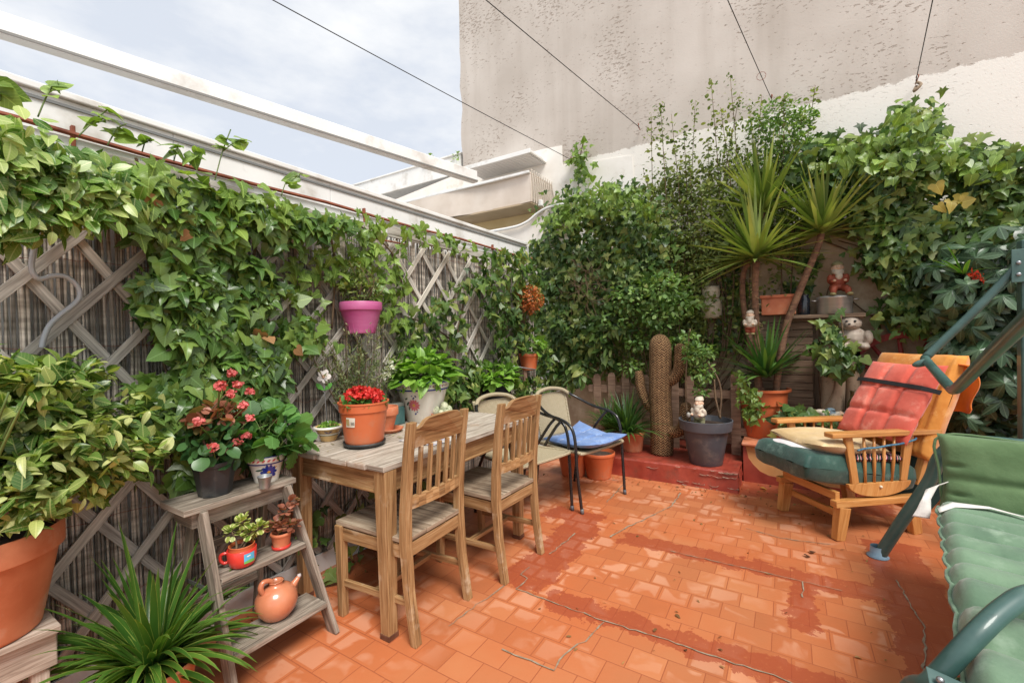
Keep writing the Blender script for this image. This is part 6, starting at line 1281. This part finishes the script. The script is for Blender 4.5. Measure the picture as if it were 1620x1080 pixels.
for tx in tips:
    b0=Vector((tx.x*.75-.18+random.gauss(0,.05),4.72,1.1)); m=(b0+tx)/2+Vector((random.gauss(0,.05),0,random.gauss(0,.03))); mb.tube([B0+Vector((random.gauss(0,.06),0,0)),b0,m,tx],[.010,.007,.005,.002],5,res=5)
    for k in range(190):
        f=random.random()**.75; p=(b0.lerp(m,f*2) if f<.5 else m.lerp(tx,f*2-1)); rr=.10*(1-f)+.02; P.append(tuple(p+Vector((random.gauss(0,rr),random.gauss(0,rr*.8),random.gauss(0,rr*.7))))); T_.append((random.gauss(0,1),random.gauss(-.2,1),random.gauss(.3,.6)))
mb.build('stems',M_stem,t,True); leaves('leaves',M_fine,t,[OVAL,OVAL],P,rng.normal(0,.7,(len(P),3))+[0,-.4,.8],T_,.045*rng.uniform(.5,1.2,len(P)))
t=root('bushy_tuft','dense round tuft of small dark green leaves where the third clothes line ends','bush',tuple(at(1240,230,'y',4.6))); R0=[(tuple(at(x,y,'y',4.62)),(r,r*.8,r*.8)) for x,y,r in ((1230,180,.18),(1262,190,.13),(1240,215,.22),(1205,200,.14),(1275,185,.09),(1255,240,.2),(1215,250,.18))]
shrub('leaves',M_rose,t,OVAL,R0,1900,.034,hollow=.3); stems('stem',M_stem,t,tuple(at(1235,300,'y',4.75)),[c for c,r in R0],.005)
pix_ivy('climbing_shrub','mixed dark foliage filling the wall behind the yuccas and the rose bush','shrub',[[(1000,300),(1060,270),(1150,250),(1240,260),(1290,260),(1290,340),(1240,400),(1150,410),(1100,460),(1130,470),(1110,520),(1000,520),(960,430)],[(940,540),(1110,500),(1110,600),(940,600)]],'y',4.78,8500,.32,.05,M_fine,[OVAL,NARROW],seed=12,gap=-.75,hang=.1)
pix_ivy('climbing_ivy','broad ivy spreading over the top right of the garden wall','ivy',[[(1262,250),(1300,225),(1350,218),(1400,225),(1425,205),(1420,170),(1470,172),(1500,190),(1495,215),(1540,240),(1575,232),(1640,236),(1640,330),(1600,380),(1520,400),(1470,390),(1440,420),(1400,400),(1350,330),(1300,330),(1262,300)],[(1355,380),(1440,380),(1450,420),(1480,440),(1450,450),(1390,425)],[(1410,450),(1480,450),(1495,510),(1440,530),(1420,500)]],'y',4.74,3000,.40,.080,M_ivyd,seed=13,gap=-.42,edge=.06,vines=[[(1380,420),(1450,460),(1500,500)],[(1440,265),(1500,250),(1560,240)],[(1300,350),(1360,380),(1400,440),(1408,480)]])
ivr=[x for x in SC.objects if x.name.startswith('climbing_ivy') and x.parent is None][-1]
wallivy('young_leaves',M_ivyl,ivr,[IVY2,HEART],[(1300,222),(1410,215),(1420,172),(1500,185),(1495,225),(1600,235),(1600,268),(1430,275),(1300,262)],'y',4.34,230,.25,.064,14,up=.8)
for k_ in range(7): wallivy('yellow_leaf',leafmat('yellowed_ivy_leaf',[S(176,146,62),S(194,168,84),S(160,156,72)],.5,.2),ivr,[IVY2],[(1440,290),(1560,300),(1520,340),(1450,330)],'y',4.3,1.5,.05,.075,15)
mb=MB()
for k in range(14):
    p=at(random.uniform(1290,1600),random.uniform(330,520),'y',4.72); mb=MB() if k==0 else mb
    a=random.uniform(0,3.1); mb.tube([p,p+Vector((cos(a)*.2,-.04,sin(a)*.12)),p+Vector((cos(a)*.45,0,sin(a)*.2+random.gauss(0,.06)))],.005,5,res=4)
mb.build('bare_vines',M_stem,ivr,True)
pix_ivy('climbing_ivy','sparse dark ivy strands on the bare wall around the steel saucepan','ivy',[[(1225,400),(1290,395),(1300,440),(1250,460),(1225,450)],[(1350,385),(1440,385),(1470,440),(1440,500),(1400,520),(1385,460),(1355,430)],[(1100,440),(1180,430),(1180,560),(1110,560)]],'y',4.80,420,.10,.072,M_ivyd,seed=23,gap=-.15,vines=[[(1300,380),(1350,400),(1395,430),(1412,480)],[(1340,470),(1380,500),(1430,515)],[(1130,560),(1150,480),(1120,430)]])
# broken bird-nest like twigs in the left ivy corner
t=root('dry_twigs','tangle of bare brown twigs in a gap of the corner ivy','twigs',tuple(at(935,450,'y',4.3))); mb=MB()
for k in range(60):
    a=at(925+random.gauss(0,16),452+random.gauss(0,16),'y',4.12+random.uniform(-.04,.1)); an=random.uniform(0,6.3); l=random.uniform(.1,.25); mb.tube([a,a+Vector((cos(an)*l*.5,random.gauss(0,.03),sin(an)*l*.5)),a+Vector((cos(an+.5)*l,random.gauss(0,.03),sin(an+.5)*l))],.002,4,res=3)
mb.build('twigs',M_stem,t)
# schefflera on the right
t=root('schefflera','dark glossy shrub with palmate leaves at the right edge behind the swing','shrub',(1.7,4.2,0))
Rr=[(tuple(at(x,y,'y',yy)),(r,r*.8,r*.8)) for x,y,yy,r in ((1490,430,4.35,.14),(1530,420,4.3,.22),(1590,400,4.25,.25),(1515,480,4.35,.17),(1560,480,4.2,.28),(1610,500,4.1,.3),(1530,540,4.3,.22),(1590,590,4.1,.32),(1550,620,4.25,.22),(1600,660,4.1,.3),(1545,670,4.3,.2),(1650,450,4.1,.3),(1650,600,4.1,.3))]
P=[];Nr=[];T_=[];Sz=[];petio=MB()
tot=sum(r[0]**2 for c,r in Rr)
for c,r in Rr:
    for k in range(int(290*r[0]**2/tot)+2):
        p,d=blobpts(c,r,1,.6); p=p[0];d=unit(d[0]*.6+np.array([0,-.5,.5])+rng.normal(0,.25,3)); u_=unit(np.cross(d,rng.normal(0,1,3))); v_=np.cross(d,u_); m=random.randint(6,8); sz=random.uniform(.085,.14)
        for i in range(m): a=2*pi*i/m; q=u_*cos(a)+v_*sin(a)-d*.35; P.append(p);Nr.append(d+q*.2);T_.append(q);Sz.append(sz*random.uniform(.8,1.1))
        if random.random()<.5: petio.tube([Vector(p),Vector(p)-Vector(d)*.12+Vector((0,.05,-.06))],.003,4)
leaves('leaves',M_sch,t,tmpl_strip(lambda y:.19*(sin(pi*y**1.15)**.7 if 0<y<1 else .02),5,.2,.3),P,Nr,T_,Sz)
for x in (1.5,1.75,2.0): MB().tube([(x,4.45,0),(x+.03,4.4,.8),(x-.1,4.3,1.6),(x,4.25,2.0)],[.025,.02,.015,.01],7,res=4).build('trunk',M_stem,t,True)
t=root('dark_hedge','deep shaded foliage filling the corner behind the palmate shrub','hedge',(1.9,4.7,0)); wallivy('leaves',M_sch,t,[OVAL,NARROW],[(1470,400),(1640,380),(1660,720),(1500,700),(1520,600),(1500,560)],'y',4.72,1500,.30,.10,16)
t=root('bromeliad','strap-leaved plant with a red flower half hidden in the palmate shrub','plant',tuple(at(1520,440,'y',4.25))); straps('leaves',M_lily,t,at(1525,430,'y',4.2),16,.26,.022,.02,(.0,1.2),.8,6,.2,51); umbel('red_flower',petal('scarlet_petal',[S(190,50,30),S(206,70,40),S(170,40,30)]),t,at(1545,438,'y',4.12),.035,40,NARROW,.04)
# black pot low under the table with dark leaves
t=root('under_table_ivy','shaded ivy creeping on the floor under the table beside the skirting board','ivy',(-2.1,1.7,0)); n=90; P=np.c_[rng.uniform(-2.2,-2.02,n),rng.uniform(1.3,2.6,n),rng.uniform(.03,.4,n)]; leaves('leaves',M_ivyd,t,[IVY,IVY2],P,unit(rng.normal(0,.4,(n,3))+[1,-.2,.6]),rng.normal(0,.6,(n,3))+[.2,0,-.4],.08*rng.uniform(.6,1.2,n))
t=root('black_planter','square black plastic pot standing in the shade under the table','pot',(-1.95,1.85,0)); MB().lathe([(0,0),(.08,0),(.10,.17),(.106,.172),(.106,.19),(.096,.19),(.09,.14),(0,.14)],(-1.95,1.85,0),8,Matrix.Rotation(R(22),3,'Z')).build('pot',M_black,t,bevel=.004)
# fallen leaves
for k,(x,y,lab) in enumerate(((1205,771,'yellow fallen leaf by the foot of the plinth'),(1282,872,'tiny dark fallen leaf on the open tiles'),(1275,878,'smallest dark leaf crumb on the open tiles'))):
    p=at(x,y,'z',.012); o=leaves('fallen_leaf',leafmat('dead_leaf' if k else 'yellow_dead_leaf',[S(80,54,40),S(96,66,46)] if k else [S(196,150,60),S(206,166,84)],.7,.2),None,HEART,np.array([p]),np.array([[.1,.1,1.]]),np.array([[1.,.4*k,0]]),np.array([.05 if k==0 else .03]),origin=tuple(p)); tag(o,lab,'leaf','fallen leaves on the tiles')

t=root('leaf_litter','crumbs of dry leaves blown along the foot of the fence and the red step','leaf litter',(-2.1,1.5,0)); t['kind']='stuff'
P=np.concatenate([np.c_[-2.19+np.abs(rng.normal(0,.16,170)),rng.uniform(.5,3.7,170)],np.c_[rng.uniform(-1.4,.3,110),3.84-np.abs(rng.normal(0,.10,110))],np.c_[rng.uniform(-1.1,.4,60),rng.uniform(1.6,3.6,60)],np.c_[rng.uniform(-.33,.3,50),rng.uniform(3.9,4.18,50)]]); n=len(P); P=np.c_[P,np.full(n,.007)]
leaves('crumbs',leafmat('litter_leaf',[S(86,60,40),S(128,96,60),S(160,130,84),S(70,62,40),S(180,156,110)],.8,0),t,[SLIM,NARROW],P,unit(rng.normal(0,.25,(n,3))+[0,0,1]),rng.normal(0,1,(n,3))*[1,1,.12],.017*rng.uniform(.4,1.9,n))
